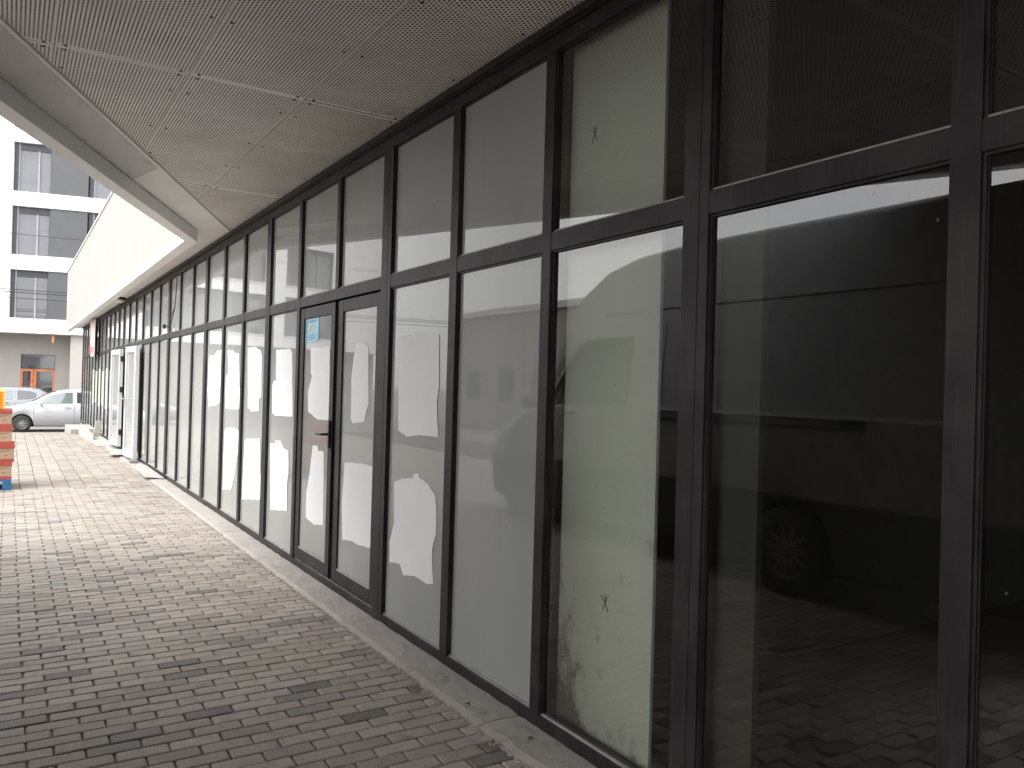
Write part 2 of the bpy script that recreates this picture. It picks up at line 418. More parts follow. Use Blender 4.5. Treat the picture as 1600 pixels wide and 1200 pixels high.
for i, (a, b, d) in enumerate(M):
    if i == 9 or i == 21: mullion(a, b, d, ZT1+.0005)
    else: mullion(a, b, d)
GX = 2.084
def pane(y0, y1, z0, z1, mat, name):
    if mat is CLEAR: o = MB().add([(GX, y0-.008, z0-.008), (GX, y1+.008, z0-.008), (GX, y1+.008, z1+.008), (GX, y0-.008, z1+.008)], [(0, 3, 2, 1)]).build(name, mat, shop, fix=False)
    else: o = MB().box(GX, y0-.008, z0-.008, GX+.006, y1+.008, z1+.008).build(name, mat, shop)
    w = .009
    mb = MB()
    mb.box(FX+.012, y0, z0, GX-.001, y0+w, z1, 0); mb.box(FX+.012, y1-w, z0, GX-.001, y1, z1, 0)
    mb.box(FX+.012, y0+w, z1-w, GX-.001, y1-w, z1, 0); mb.box(FX+.012, y0+w, z0, GX-.001, y1-w, z0+w, 1)
    # rubber gasket line
    for q in ((y0+w, y0+w+.004), (y1-w-.004, y1-w)): mb.box(GX-.004, q[0], z0+w, GX-.0005, q[1], z1-w, 2)
    mb.build('glazing_bead', [FRAME, SILL_TOP, RUBBER], o)
    return o
for i in range(len(M)-1):
    y0 = M[i][1]; y1 = M[i+1][0]
    mat = CLEAR if y1 < 2.97 else FILM
    pane(y0, y1, ZT1, ZG, mat, 'transom_pane')
    if i not in (8, 9, 20, 21):
        pane(y0, y1, ZS, ZT0, mat, 'window_pane')
        MB().box(FX+.002, y0, ZT0, FX+.066, y1, ZT1, 0, .0015).build('transom_rail', FRAME, shop)
        MB().box(FX+.001, y0, .012, FX+.066, y1, ZS, 0, .0015).build('sill_rail', FRAME, shop)
    elif i in (8, 20):
        ye = M[i+2][0]
        MB().box(FX+.002, y0, ZT0+.003, FX+.066, ye, ZT1, 0, .0015).build('transom_rail', FRAME, shop)
        if i == 8: MB().box(FX+.001, y0, .012, FX+.066, ye, .07, 0, .0015).box(FX+.012, y0, .07, FX+.055, ye, .076, 1).build('door_threshold', [FRAME, ALU], shop)
# head
YN, YE = -3.0, 30.46
mb = MB().box(FX-.001, YN, ZG, FX+.068, YE, ZH, 0, .0015)
mb.build('head_rail', FRAME, shop)
MB().box(FX-.012, YN, 3.168, FX+.05, YE, 3.180, 0).box(FX-.03, YN, 3.180, FX+.03, YE, 3.214, 1, .002).build('head_trim', [RUBBER, FRAME], shop)
for i in range(26):
    y = .9+i*.62
    MB().box(FX-.0035, y, 3.128, FX-.001, y+.008, 3.136).build('rivet', ALU, shop)
# dark double door leaves
def leaf(y0, y1, g0, g1):
    mb = MB(); x0, x1 = FX+.010, FX+.062; zb, zt, gb, gt = .083, 2.172, .175, 2.083
    mb.box(x0, y0, zb, x1, g0, zt, 0, .003); mb.box(x0, g1, zb, x1, y1, zt, 0, .003)
    mb.box(x0+.001, g0, zb, x1, g1, gb, 0, .003); mb.box(x0+.001, g0, gt, x1, g1, zt, 0, .003)
    mb.box(x0+.003, g0, gb, GX-.002, g1, gb+.012, 1)
    d = mb.build('door', [FRAME, SILL_TOP], shop, origin=((x0+x1)/2, (y0+y1)/2, zb))
    MB().box(GX-.001, g0-.005, gb-.005, GX+.005, g1+.005, gt+.005).build('door_pane', FILM, d)
    return d
dl = leaf(5.800, 6.642, 5.885, 6.545)
dr = leaf(4.918, 5.716, 4.992, 5.628)
MB().box(FX+.03, 5.716, .083, FX+.06, 5.80, 2.172).build('meeting_gap', RUBBER, dl)
h = MB().box(FX-.006, 5.822, 1.06, FX+.010, 5.852, 1.27, 0, .004); h.tube([(FX-.004, 5.837, 1.165), (FX-.05, 5.837, 1.165), (FX-.055, 5.86, 1.165), (FX-.055, 5.965, 1.16)], .010)
h.build('handle', BLACK, dl)
# bits around the far white door: open frame and shallow porch behind
p0, p1 = 16.22, 18.08
mb = MB()
mb.box(FX+.004, p0, .02, FX+.07, p0+.075, ZT0+.002, 0, .003); mb.box(FX+.004, p1-.075, .02, FX+.07, p1, ZT0+.002, 0, .003); mb.box(FX+.004, p0+.075, 2.11, FX+.07, p1-.075, ZT0+.002, 0, .003)
mb.build('door_frame', plain('door_frame_grey', (.38, .38, .39), .4), shop)
MB().box(2.9, p0-.4, 0, 2.95, p1+.6, 2.6).build('porch_screen', plain('porch_screen', (.50, .50, .52), .3, 0, .1, 1, coat=.5), shop)
def white_leaf(a, b, thick, z0, z1, handle):
    # a = hinge-side far, b = near; both xy
    d = Vector((b[0]-a[0], b[1]-a[1])); L = d.length; ang = math.atan2(d.y, d.x)
    mb = MB(); w = .115
    mb.box(0, 0, z0, w, thick, z1, 0, .004); mb.box(L-w, 0, z0, L, thick, z1, 0, .004)
    mb.box(w, .001, z0, L-w, thick-.001, z0+.14, 0, .004); mb.box(w, .001, z1-w, L-w, thick-.001, z1, 0, .004)
    cs, sn = math.cos(ang), math.sin(ang)
    mb.v = [(a[0]+x*cs-y*sn, a[1]+x*sn+y*cs, z) for x, y, z in mb.v]
    o = mb.build('door', PVC, shop); o['label'] = 'white plastic door leaf folded open against the glazing'
    g = MB().box(w, thick*.35, z0+.14, L-w, thick*.55, z1-w, 0)
    g.v = [(a[0]+x*cs-y*sn, a[1]+x*sn+y*cs, z) for x, y, z in g.v]; g.build('door_pane', PVC_GLASS, o)
    if handle:
        h = MB().box(w*.3, -.012, .98, w*.62, 0, 1.22, 0, .003); h.tube([(w*.45, -.01, 1.16), (w*.45, -.055, 1.16), (w*.45+.12, -.055, 1.15)], .01)
        h.tube([(w*.45, thick, 1.16), (w*.45, thick+.055, 1.16), (w*.45+.12, thick+.055, 1.15)], .01)
        h.v = [(a[0]+x*cs-y*sn, a[1]+x*sn+y*cs, z) for x, y, z in h.v]; h.build('handle', ALU, o)
    else:
        for z in (.35, 1.25, 1.9):
            h = MB().box(L-.01, thick*.2, z, L+.05, thick, z+.11, 0, .004)
            h.v = [(a[0]+x*cs-y*sn, a[1]+x*sn+y*cs, zz) for x, y, zz in h.v]; h.build('hinge', BLACK, o)
    return o
white_leaf((1.86, 16.80), (1.93, 15.88), .07, .075, 2.145, True)
white_leaf((1.895, 19.72), (1.955, 18.60), .07, .095, 2.16, False)

# solid parts of the building
MB().box(FX+.005, 25.12, -.52, FX+.3, YE+.0, .011).box(FX+.005, -3, -.2, FX+.3, 25.118, .011).build('plinth', CONC, shop)
mb = MB()
mb.box(1.602, 9.45, 3.232, 2.2, 31.35, 5.13)                    # parapet wall block on the facade line
mb.box(2.203, 30.475, -.52, 12, 31.3, 5.10); mb.box(12.003, -12, -.52, 12.3, 31.3, 5.1); mb.box(2.135, 30.475, -.52, 2.2, 31.3, 3.09)
mb.box(2.203, -12, 3.45, 12, 30.472, 3.6)
mb.build('wall', PINK, shop)
MB().box(1.575, 9.3, 5.132, 2.25, 31.38, 5.165).build('coping', SHEET, shop)
# canopy plan: diagonal edge line  X*c24 - Y*s24 = k
def ln(k, Y): return (k+Y*s24)/c24
K1, K2, K3 = -2.377, -2.248, -1.89
YB = -9
XN = 1.60; XN2 = 1.735
yc1 = (XN*c24-K1)/s24; yc2 = (XN2*c24-K2)/s24
# outer lip underside (horizontal band) with fascia above it
zl = 3.092
p = [(ln(K1, YB), YB), (ln(K2, YB), YB), (XN2, yc2), (XN2, 31.35), (XN, 31.35), (XN, yc1)]
mb = MB()
top = 3.229
def quadstrip(out, inn, z0, z1):
    for i in range(len(out)-1):
        a, b = out[i], out[i+1]; c, d = inn[i+1], inn[i]
        mb.prism([a, b, c, d], z0, z1)
quadstrip([(ln(K1, YB), YB), (XN, yc1), (XN, 31.35)], [(ln(K2, YB), YB), (XN2, yc2), (XN2, 31.35)], zl, top)
mb.build('fascia_lip', LIP, shop)
mb = MB().prism([(ln(K1-.012, YB), YB), (ln(K1-.012, yc1), yc1), (ln(K2, yc1-.3), yc1-.3), (ln(K2, YB), YB)], 3.231, 4.0)
mb.build('canopy_fascia', SHEET, shop)
# dark plenum over the perforated ceiling
MB().box(2.12, YB, 3.24, 2.2, 9.44, 3.498).build('canopy_side', VOID, shop)
MB().prism([(ln(K2, YB)+.01, YB), (2.2, YB), (2.2, 9.44), (ln(K2, 9.44), 9.44)], 3.50, 3.56).build('canopy_deck', VOID, shop)
mb = MB()
for Y in [(-5.6+i*1.265) for i in range(12)]:
    MB().box(max(-6, ln(K2, Y)+.2), Y, 3.30, 2.19, Y+.05, 3.38).build('canopy_rafter', VOID, shop)
ZC = 3.222
def clip(poly, k, sgn):      # keep X*c24-Y*s24 >= k (sgn=1) or <= k
    out = []
    f = lambda p: (p[0]*c24-p[1]*s24-k)*sgn
    for i in range(len(poly)):
        a, b = poly[i], poly[(i+1) % len(poly)]; fa, fb = f(a), f(b)
        if fa >= 0: out.append(a)
        if fa*fb < 0:
            t = fa/(fa-fb); out.append((a[0]+(b[0]-a[0])*t, a[1]+(b[1]-a[1])*t))
    return out
XS = [.147+.640*i for i in range(-13, 4)]; XS = [x for x in XS if x < 2.04]+[2.045]
mb = MB(); y = -6.0; L0 = []; R0 = []
while y < 9.3:        # ragged dark strip painting the shade of the gap behind the lip
    w_ = random.uniform(.0006, .006)*(1.7 if y > 6.6 else .6)
    L0.append((ln(K2+.002, y), y)); R0.append((ln(K2+.002+w_, y), y)); y += random.uniform(.02, .10)
n_ = len(L0)
mb.add([(a, b, ZC-.004) for a, b in L0+R0], [(k, k+1, n_+k+1, n_+k) for k in range(n_-1)])
mb.build('gap_shade_strip', SCREW, shop)
YS = [4.635+2.57*i for i in range(-6, 3)]
for i in range(len(XS)-1):
    for j in range(len(YS)-1):
        x0, x1 = XS[i]+.002, XS[i+1]-.002; y0, y1 = YS[j]+.002, YS[j+1]-.002
        off = random.uniform(-.012, .012) if j else 0
        y0 += off; y1 += off
        full = clip([(x0, y0), (x1, y0), (x1, y1), (x0, y1)], K3, 1)
        if len(full) < 3: continue
        mb = MB(); z = ZC+random.uniform(-.0012, .0012)
        e = .005; m = .026
        for (a, b, c, d, mi) in ((x0+e, x1-e, y0+m, y1-m, 0), (x0, x0+e, y0, y1, 1), (x1-e, x1, y0, y1, 1), (x0+e, x1-e, y0, y0+m, 1), (x0+e, x1-e, y1-m, y1, 1)):
            q = clip([(a, c), (b, c), (b, d), (a, d)], K3, 1)
            if len(q) > 2: mb.add([(px, py, z) for px, py in q], [tuple(range(len(q)))[::-1]], mi)
        # stiffening bars behind the mesh
        for t in (.13, .43, .70):
            yy = y0+(y1-y0)*t
            q = clip([(x0+.05, yy), (x1-.05, yy), (x1-.05, yy+.03), (x0+.05, yy+.03)], K3, 1)
            if len(q) > 2: mb.prism(q, z+.03, z+.04, 3)
        # screws
        for t in (.012, .12, .42, .69, .988):
            for xx in (x0+.045, x1-.045):
                yy = y0+(y1-y0)*t+.012
                if xx*c24-yy*s24 > K3+.02: mb.prism([(xx+.009*math.cos(k*math.pi/3), yy+.009*math.sin(k*math.pi/3)) for k in range(6)], z-.004, z-.0005, 2)
        mb.build('ceiling_panel', [PERF, SHEETP, SCREW, BAR], shop, fix=False)
# edge strip sheets, plain near the facade
def pt(k, Y): return (ln(k, Y), Y)
mb = MB()
segs = [-9.4, -6.4, -3.4, -.8, 1.9, 4.6, 7.35]
cs2 = [(a, b) for a, b in zip(segs, segs[1:])]
for a, b in cs2:
    mb = MB()
    q = [pt(K2+.004, a+.003), pt(K3-.006, a-.55+.003), pt(K3-.006, b-.55-.003), pt(K2+.004, b-.003)]
    mb.add([(x, y, ZC-.001) for x, y in q], [(0, 1, 2, 3)], 0)
    for k in range(10):
        y = a+(b-a)*k/10+.1; x = ln(K2+.03, y)
        r = random.uniform(.003, .007); mb.prism([(x+r*math.cos(t*math.pi/3), y+r*math.sin(t*math.pi/3)) for t in range(6)], ZC-.005, ZC-.002, 1)
    mb.build('ceiling_edge_sheet', [PERF2, SCREW], shop, fix=False)
mb = MB()
# last length of the edge strip is plain and runs to the head of the glazing
q = [pt(K2+.004, 7.35+.003), pt(K3-.006, 6.8+.003), pt(K3-.006, (2.045*c24-(K3-.006))/s24), (2.045, yc2-.05), (XN2+.002, yc2-.05), (XN2-.0, yc2-.01)]
mb.add([(x, y, ZC-.001) for x, y in q], [tuple(range(len(q)))], 0)
mb.build('ceiling_edge_sheet', [SHEET, SCREW], shop, fix=False)
mb = MB(); mb.prism([pt(K3-.012, YB), pt(K3+.012, YB), (2.045, (2.045*c24-K3-.012)/s24), (2.045, (2.045*c24-K3+.012)/s24)], ZC-.012, ZC+.006); mb.build('edge_trim', SHEET, shop)
MB().box(XN2+.002, yc2-.048, ZC-.001, FX-.012, 31.3, ZC+.006).build('soffit_sheet', SHEET, shop)
# opaque backing behind all filmed bays, plus the rooms near the camera
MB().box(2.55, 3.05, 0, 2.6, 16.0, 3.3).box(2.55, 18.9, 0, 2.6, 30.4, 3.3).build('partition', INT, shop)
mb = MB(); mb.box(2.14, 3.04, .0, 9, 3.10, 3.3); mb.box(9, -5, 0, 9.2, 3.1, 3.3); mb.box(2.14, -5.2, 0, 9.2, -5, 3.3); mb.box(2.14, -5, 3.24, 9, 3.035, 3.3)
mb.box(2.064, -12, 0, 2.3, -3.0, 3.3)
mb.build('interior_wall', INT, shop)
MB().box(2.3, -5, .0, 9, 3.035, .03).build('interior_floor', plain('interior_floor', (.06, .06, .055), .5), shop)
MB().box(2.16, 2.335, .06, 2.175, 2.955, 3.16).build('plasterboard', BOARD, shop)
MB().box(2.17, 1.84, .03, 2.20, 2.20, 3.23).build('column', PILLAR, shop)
# felt pen crosses on the board
mb = MB()
def stroke(y0, z0, y1, z1, w=.0013):
    d = Vector((y1-y0, z1-z0)).normalized(); n = Vector((-d.y, d.x))*w
    mb.prism_x([(y0+n.x, z0+n.y), (y0-n.x, z0-n.y), (y1-n.x, z1-n.y), (y1+n.x, z1+n.y)], 2.157, 2.1595)
for cy, cz in ((2.633, .648), (2.79, 2.68)):
    stroke(cy-.022, cz+.035, cy+.006, cz-.03); stroke(cy-.006, cz+.038, cy-.012, cz); stroke(cy-.012, cz, cy-.03, cz-.03); stroke(cy+.02, cz+.03, cy-.012, cz+.005)
mb.build('pen_marks', BLACK, shop)

# ================================================================ THINGS ON THE FACADE
POST = [
 ('white torn paper sheet, upper one on the pane furthest from the dark door', [(10.38, 1.862), (10.115, 1.849), (9.934, 1.907), (9.645, 1.903), (9.634, 1.819), (9.691, 1.786), (9.63, 1.317), (9.847, 1.26), (10.322, 1.228), (10.399, 1.424)]),
 ('white torn paper sheet with a narrow raised top, second upper sheet from the far end', [(9.387, 1.898), (9.116, 1.889), (9.089, 1.862), (8.863, 1.853), (8.796, 1.487), (8.74, 1.461), (8.723, 1.254), (8.957, 1.242), (9.42, 1.233), (9.43, 1.498), (9.43, 1.616), (9.302, 1.626)]),
 ('white paper sheet with rounded top corners, third upper sheet from the far end', [(8.482, 1.901), (8.208, 1.902), (7.977, 1.862), (7.926, 1.801), (7.907, 1.398), (7.987, 1.379), (7.974, 1.261), (8.302, 1.244), (8.318, 1.269), (8.408, 1.271)]),
 ('white paper sheet stepped on one side, upper sheet on the pane just beyond the door', [(7.44, 1.852), (6.986, 1.846), (6.933, 1.819), (6.869, 1.255), (7.404, 1.236), (7.508, 1.255), (7.53, 1.52), (7.494, 1.56), (7.41, 1.569)]),
 ('white paper sheet low on the glass, furthest from the dark door of the lower sheets', [(9.40, 1.01), (8.932, 1.035), (8.715, 1.005), (8.694, 0.833), (8.773, 0.8), (8.907, 0.519), (9.044, 0.354), (9.43, 0.305), (9.43, 0.51), (9.43, 0.932)]),
 ('white paper sheet low on the glass widening downwards, second lower from far end', [(8.50, 0.945), (7.913, 0.992), (7.862, 0.648), (7.836, 0.634), (7.813, 0.429), (7.878, 0.391), (8.167, 0.361), (8.53, 0.312), (8.53, 0.508), (8.53, 0.569), (8.51, 0.81)]),
 ('white paper sheet with a stepped peak, low on the pane just beyond the door', [(7.548, 0.971), (7.378, 0.984), (7.38, 1.009), (7.217, 1.02), (7.104, 0.958), (6.959, 0.947), (6.939, 0.746), (6.971, 0.652), (6.958, 0.418), (7.206, 0.385), (7.471, 0.357)]),
 ('white torn paper sheet on the door leaf with the handle, below the blue sticker', [(6.429, 1.843), (5.965, 1.834), (5.922, 1.332), (5.961, 1.265), (6.189, 1.259), (6.452, 1.311), (6.468, 1.483), (6.379, 1.609), (6.41, 1.632)]),
 ('narrow white paper strip tapering at the top on the nearer door leaf', [(5.412, 1.855), (5.264, 1.85), (5.179, 1.813), (5.15, 1.419), (5.199, 1.341), (5.211, 1.292), (5.431, 1.267), (5.477, 1.299), (5.489, 1.59), (5.452, 1.751)]),
 ('slim white paper strip low on the door leaf with the handle', [(6.308, 1.046), (6.191, 1.05), (6.167, 1.012), (6.036, 1.018), (5.999, 0.447), (6.216, 0.412), (6.431, 0.442), (6.435, 0.647), (6.359, 0.838)]),
 ('wide white paper sheet low on the nearer door leaf', [(5.575, 0.974), (5.25, 0.999), (4.998, 0.995), (4.998, 0.607), (5.033, 0.447), (5.258, 0.425), (5.392, 0.431), (5.575, 0.405), (5.609, 0.689)]),
 ('tall rectangular white paper sheet, upper one on the pane right of the door', [(4.683, 1.861), (4.5, 1.863), (4.468, 1.881), (4.384, 1.866), (4.111, 1.854), (4.093, 1.549), (4.117, 1.467), (4.1, 1.338), (4.081, 1.258), (4.393, 1.249), (4.51, 1.233), (4.599, 1.254), (4.643, 1.266)]),
 ('ragged white paper sheet low on the pane right of the door', [(4.685, 0.936), (4.562, 0.968), (4.402, 0.991), (4.404, 1.015), (4.329, 1.023), (4.328, 1.002), (4.199, 0.975), (4.105, 0.925), (4.085, 0.853), (4.082, 0.698), (4.124, 0.61), (4.114, 0.489), (4.097, 0.412), (4.184, 0.392), (4.338, 0.405), (4.511, 0.374), (4.561, 0.433), (4.723, 0.411), (4.732, 0.542), (4.668, 0.681)]),
]
for lab, pts in POST:
    poly = []
    for i in range(len(pts)):            # slightly torn edges
        a, b = pts[i], pts[(i+1) % len(pts)]; poly.append(a)
        d = math.dist(a, b)
        for k in range(1, int(d/.09)+1):
            t = k/(int(d/.09)+1); poly.append((a[0]+(b[0]-a[0])*t+random.uniform(-.004, .004), a[1]+(b[1]-a[1])*t+random.uniform(-.004, .004)))
    o = MB().prism_x([(y*.9936, 1.55+(z-1.55)*.9936) for y, z in poly], 2.0805, 2.0818).build('paper_sheet', PAPER)
    tag(o, lab, 'paper sheet', 'white paper sheets stuck on the glazing')
# blue notice sticker on the door
st = MB().prism_x([(6.525, 2.075), (6.20, 2.075), (6.20, 1.90), (6.27, 1.885), (6.525, 1.885)], 2.0795, 2.0815).build('notice_sticker', plain('sticker_blue', (.30, .62, .80), .4))
tag(st, 'small blue notice sticker with a yellow round emblem in the top corner of the door', 'sticker')
mb = MB(); mb.prism_x([(6.40+.042*math.cos(k*math.pi/8), 2.0+.043*math.sin(k*math.pi/8)) for k in range(16)], 2.0785, 2.0793); mb.build('emblem', plain('sticker_yellow', (.85, .74, .38), .4), st)
mb = MB()
for z, y0, y1 in ((2.058, 6.46, 6.24), (2.048, 6.46, 6.25), (1.935, 6.47, 6.28), (1.922, 6.47, 6.26), (1.909, 6.45, 6.30)): mb.box(2.0785, y1, z, 2.0793, y0, z+.005)
mb.box(2.0785, 6.488, 1.885, 2.0793, 6.51, 2.07)
mb.tube([(2.0782, 6.42, 1.975), (2.0782, 6.40, 2.0), (2.0782, 6.385, 2.02)], .003, 6)
mb.build('print', plain('sticker_ink', (.05, .22, .42), .5), st)
# pale green posters on the far panes
GREEN = None
def green_mat():
    m, nt, b = newmat('green_poster')
    n = noise(nt, 3.4, 3, .6)
    nt.links.new(ramp(nt, n, [(.35, (.50, .53, .49)), (.5, (.42, .50, .38)), (.62, (.50, .53, .48)), (.8, (.36, .45, .32))]), b.inputs['Base Color'])
    b.inputs['Roughness'].default_value = .4; return m
GREEN = green_mat()
gl = ['beside the white door', 'second from the white door', 'third from the white door', 'fourth from the white door', 'fifth from the white door', 'sixth from the white door', 'nearest the far corner of the glazing']
for i, k in enumerate((24, 25, 26, 27, 28, 29, 30)):
    y0, y1 = M[k][1]+.03, M[k+1][0]-.03
    z0, z1 = (.75, 1.78) if i % 2 == 0 else (.82, 1.72)
    tag(MB().box(2.0802, y0, z0, 2.0818, y1, z1).build('shop_poster', GREEN), 'pale green printed poster on a far glass pane, '+gl[i], 'poster', 'green posters on the far panes')
# hanging banner
mb = MB(); n = 10
for i in range(n+1):
    t = i/n; z = 3.17-1.05*t
    ya = 26.4-.4*t; yb = 24.2+.1*t-(.35*(1-t)**2)*-1.2
    for j in range(7):
        s_ = j/6; mb.v.append((1.95+.05*math.sin(s_*9+t*2)*(1-.6*t), ya+(yb-ya)*s_, z))
for i in range(n):
    for j in range(6): mb.f.append((i*7+j, i*7+j+1, (i+1)*7+j+1, (i+1)*7+j)); mb.m.append(1 if 7 <= i <= 8 and 1 <= j <= 4 else 0); mb.smooth.append(True)
def banner_mat():
    m, nt, b = newmat('banner_cloth')
    n = noise(nt, 2.2, 4, .6)
    nt.links.new(ramp(nt, n, [(.3, (.80, .76, .72)), (.5, (.78, .60, .55)), (.6, (.82, .80, .78)), (.75, (.55, .42, .36))]), b.inputs['Base Color']); b.inputs['Roughness'].default_value = .7; return m
BAN = banner_mat()
mb.m = [0]*len(mb.m)
bn_ = mb.build('banner', BAN, fix=False); tag(bn_, 'crumpled pale banner with red lettering hanging from the soffit near the far end', 'banner')
sol = bn_.modifiers.new('s', 'SOLIDIFY'); sol.thickness = .003
mb = MB(); y = 25.62
for k in range(7):           # red letter shapes, unreadable in the photo
    yy = 25.72-k*.2
    mb.box(1.90, yy-.03, 2.22, 1.905, yy, 2.40); mb.box(1.90, yy-.12, 2.22 if k % 2 else 2.36, 1.905, yy-.03, 2.26 if k % 2 else 2.40)
    if k % 3 == 0: mb.box(1.90, yy-.14, 2.22, 1.905, yy-.11, 2.40)
mb.build('lettering', plain('banner_red', (.65, .08, .10), .6), bn_)
# bulkhead lamp under the soffit
lp = empty('bulkhead_lamp', (1.87, 18.3, 3.22)); tag(lp, 'round unlit bulkhead lamp under the narrow soffit near the white doors', 'lamp')
MB().lathe([(.0, 0), (.13, 0), (.14, -.02), (.135, -.05), (.0, -.05)], 1.87, 18.3, 3.22, n=24).build('base', BLACK, lp)
MB().lathe([(.118, -.05), (.115, -.075), (.09, -.10), (.05, -.115), (0, -.12)], 1.87, 18.3, 3.22, n=24).build('lens', plain('lamp_lens', (.75, .73, .66), .2, coat=.6), lp)
# loose wires
mb = MB()
mb.tube([(2.05, 12.55, 3.05), (2.045, 12.58, 2.8), (2.04, 12.62, 2.6), (2.03, 12.75, 2.45), (2.04, 12.95, 2.36), (2.05, 13.2, 2.37), (2.04, 13.5, 2.38)], .007)
mb.tube([(2.04, 12.62, 2.62), (2.03, 12.85, 2.50), (2.03, 13.0, 2.36), (2.03, 12.98, 2.30)], .006)
mb.box(2.025, 12.95, 2.28, 2.05, 13.03, 2.33); mb.box(2.02, 13.46, 2.35, 2.058, 13.56, 2.41)
tag(mb.build('loose_wire', CABLE), 'thin black loose wire dangling over a far upper glass pane', 'wire')

# ================================================================ LOOSE SLABS BY THE WALL
def slab(pts, z0, z1, mat, name, label, cat, tilt=None):
    mb = MB(); n = len(pts)
    zt = [z1]*n if tilt is None else [z1+t for t in tilt]
    zb = [z0]*n if tilt is None else [max(z0, z-(z1-z0)) for z in zt]
    mb.add([(x, y, z) for (x, y), z in zip(pts, zb)]+[(x, y, z) for (x, y), z in zip(pts, zt)],
           [tuple(range(n))[::-1], tuple(range(n, 2*n))]+[(i, (i+1) % n, n+(i+1) % n, n+i) for i in range(n)])
    o = mb.build(name, mat); b = o.modifiers.new('b', 'BEVEL'); b.width = .008; b.segments = 2
    tag(o, label, cat); return o
slab([(1.77, 13.2), (2.03, 13.05), (2.045, 15.0), (1.96, 15.4), (1.84, 14.6)], .03, .052, CONC2, 'stone_slab', 'loose pale stone slab tipped at one corner, nearest of the slabs along the glazing', 'slab', (.012, .0, .0, -.0, .008))
slab([(1.66, 17.1), (2.04, 17.0), (2.045, 18.45), (1.86, 18.5)], .03, .055, plain('ramp_plate', (.50, .53, .51), .4, .3), 'ramp_plate', 'thin grey metal ramp plate lying before the white doors', 'ramp', (.02, .03, .0, 0))
slab([(1.66, 19.9), (2.045, 19.6), (2.045, 22.5), (1.70, 22.5)], .004, .045, CONC2, 'concrete_slab', 'flat pale concrete slab on the ground beyond the white doors', 'slab')
slab([(1.60, 21.6), (1.73, 21.4), (1.80, 24.0), (1.60, 24.1)], .002, .17, plain('sandstone', (.46, .42, .38), .8, 0, .08, 8, .3), 'kerb_stone', 'long beige kerb stone lying beside the glazing', 'kerb stone')
slab([(1.42, 24.35), (2.05, 24.5), (2.045, 26.9), (1.42, 26.9)], -.5, .13, CONC2, 'concrete_step', 'pale concrete step at the far corner of the glazing', 'step')
mb = MB().box(-.05, -.03, 0, .10, .03, .40, 0, .006)
o = mb.build('leaning_slab', CONC2); o.location = (1.90, 22.75, .045); o.rotation_euler = (0, R(9), R(6)); tag(o, 'broken concrete slab standing on edge against the glazing', 'slab')
mb = MB().box(1.86, 15.62, .03, 1.99, 15.90, .074, 0, .006)
tag(mb.build('door_stop', plain('doorstop_stone', (.22, .20, .19), .8)), 'small dark stone block wedged under the open white door', 'door stop')
# dry leaf bits on the strip
LEAF = plain('dry_leaf', (.13, .06, .03), .8)
for x, y, r, nm in ((1.96, 2.86, .5, 'dry brown leaf on the concrete strip at the foot of the nearest glass'), (1.90, 3.32, .2, 'small dry twig leaf on the concrete strip near a crack')):
    mb = MB(); a = r*3
    pts = [(0, -.016), (.010, -.006), (.011, .006), (0, .018), (-.010, .006), (-.009, -.006)]
    vs = [(x+p[0]*math.cos(a)-p[1]*math.sin(a), y+p[0]*math.sin(a)+p[1]*math.cos(a), .029+abs(p[0])*.6) for p in pts]
    mb.add(vs+[(v[0], v[1], v[2]-.0015) for v in vs], [tuple(range(6)), tuple(range(6, 12))[::-1]]+[(i, (i+1) % 6, 6+(i+1) % 6, 6+i) for i in range(6)])
    tag(mb.build('dry_leaf', LEAF), nm, 'leaf', 'dry leaves on the concrete strip')

# ================================================================ PALLET AND BOXES
px0, px1, py0, py1 = -.56, .055, 12.62, 13.40
pal = empty('pallet', ((px0+px1)/2, (py0+py1)/2, 0)); tag(pal, 'blue wooden half pallet under the stack of cardboard boxes', 'pallet')
for i in range(5):
    y = py0+i*(py1-py0-.10)/4; MB().box(px0, y, .118, px1, y+.10, .14, 0, .003).build('deck_board', BLUE, pal)
for x in (px0, (px0+px1)/2-.05, px1-.10):
    for y in (py0, (py0+py1)/2-.07, py1-.14): MB().box(x, y, .022, x+.10, y+.14, .096, 0, .003).build('block', BLUE, pal)
    MB().box(x, py0, 0, x+.10, py1, .0215, 0, .003).build('bottom_board', BLUE, pal); MB().box(x, py0, .0965, x+.10, py1, .1175, 0, .003).build('stringer_board', BLUE, pal)
def carton(x1, z, label):
    x0 = x1-.60; y0, y1 = 12.64, 13.38; h = .232
    e = empty('cardboard_box', ((x0+x1)/2, (y0+y1)/2, z)); tag(e, label, 'box', 'red banded cardboard boxes on the pallet')
    mb = MB(); mb.box(x0, y0, z, x1, y1, z+.045, 1, .003); mb.box(x0+.003, y0+.003, z+.045, x1-.003, y1-.003, z+h-.05, 0); mb.box(x0-.004, y0-.004, z+h-.05, x1+.004, y1+.004, z+h, 1, .004)
    mb.build('carton', [CARD, RED], e)
    mb = MB()        # scribbled brand print on the front
    pts = [(x1-.30+.018*k, y0+.001, z+.125+.005*math.sin(k*2.6+x1*40)+.0026*k) for k in range(15)]; mb.tube(pts, .0022, 5)
    mb.tube([(x1-.30, y0+.001, z+.085), (x1-.22, y0+.001, z+.086), (x1-.16, y0+.001, z+.089)], .0018, 5)
    mb.build('print', DARKRED, e)
    mb = MB()
    for yy in (y0+.15, y0+.5): mb.box(x1-.004, yy, z+.10, x1-.0015, yy+.09, z+.13, 0)
    mb.box(x1-.10, y0+.0015, z+.085, x1-.085, y0+.004, z+.098, 0)
    mb.build('hand_hole', BLACK, e)
carton(.058, .142, 'red banded cardboard box at the bottom, directly on the blue pallet')
carton(.082, .376, 'red banded cardboard box sticking out to the right, second from the pallet')
carton(.052, .610, 'red banded cardboard box below the top one')
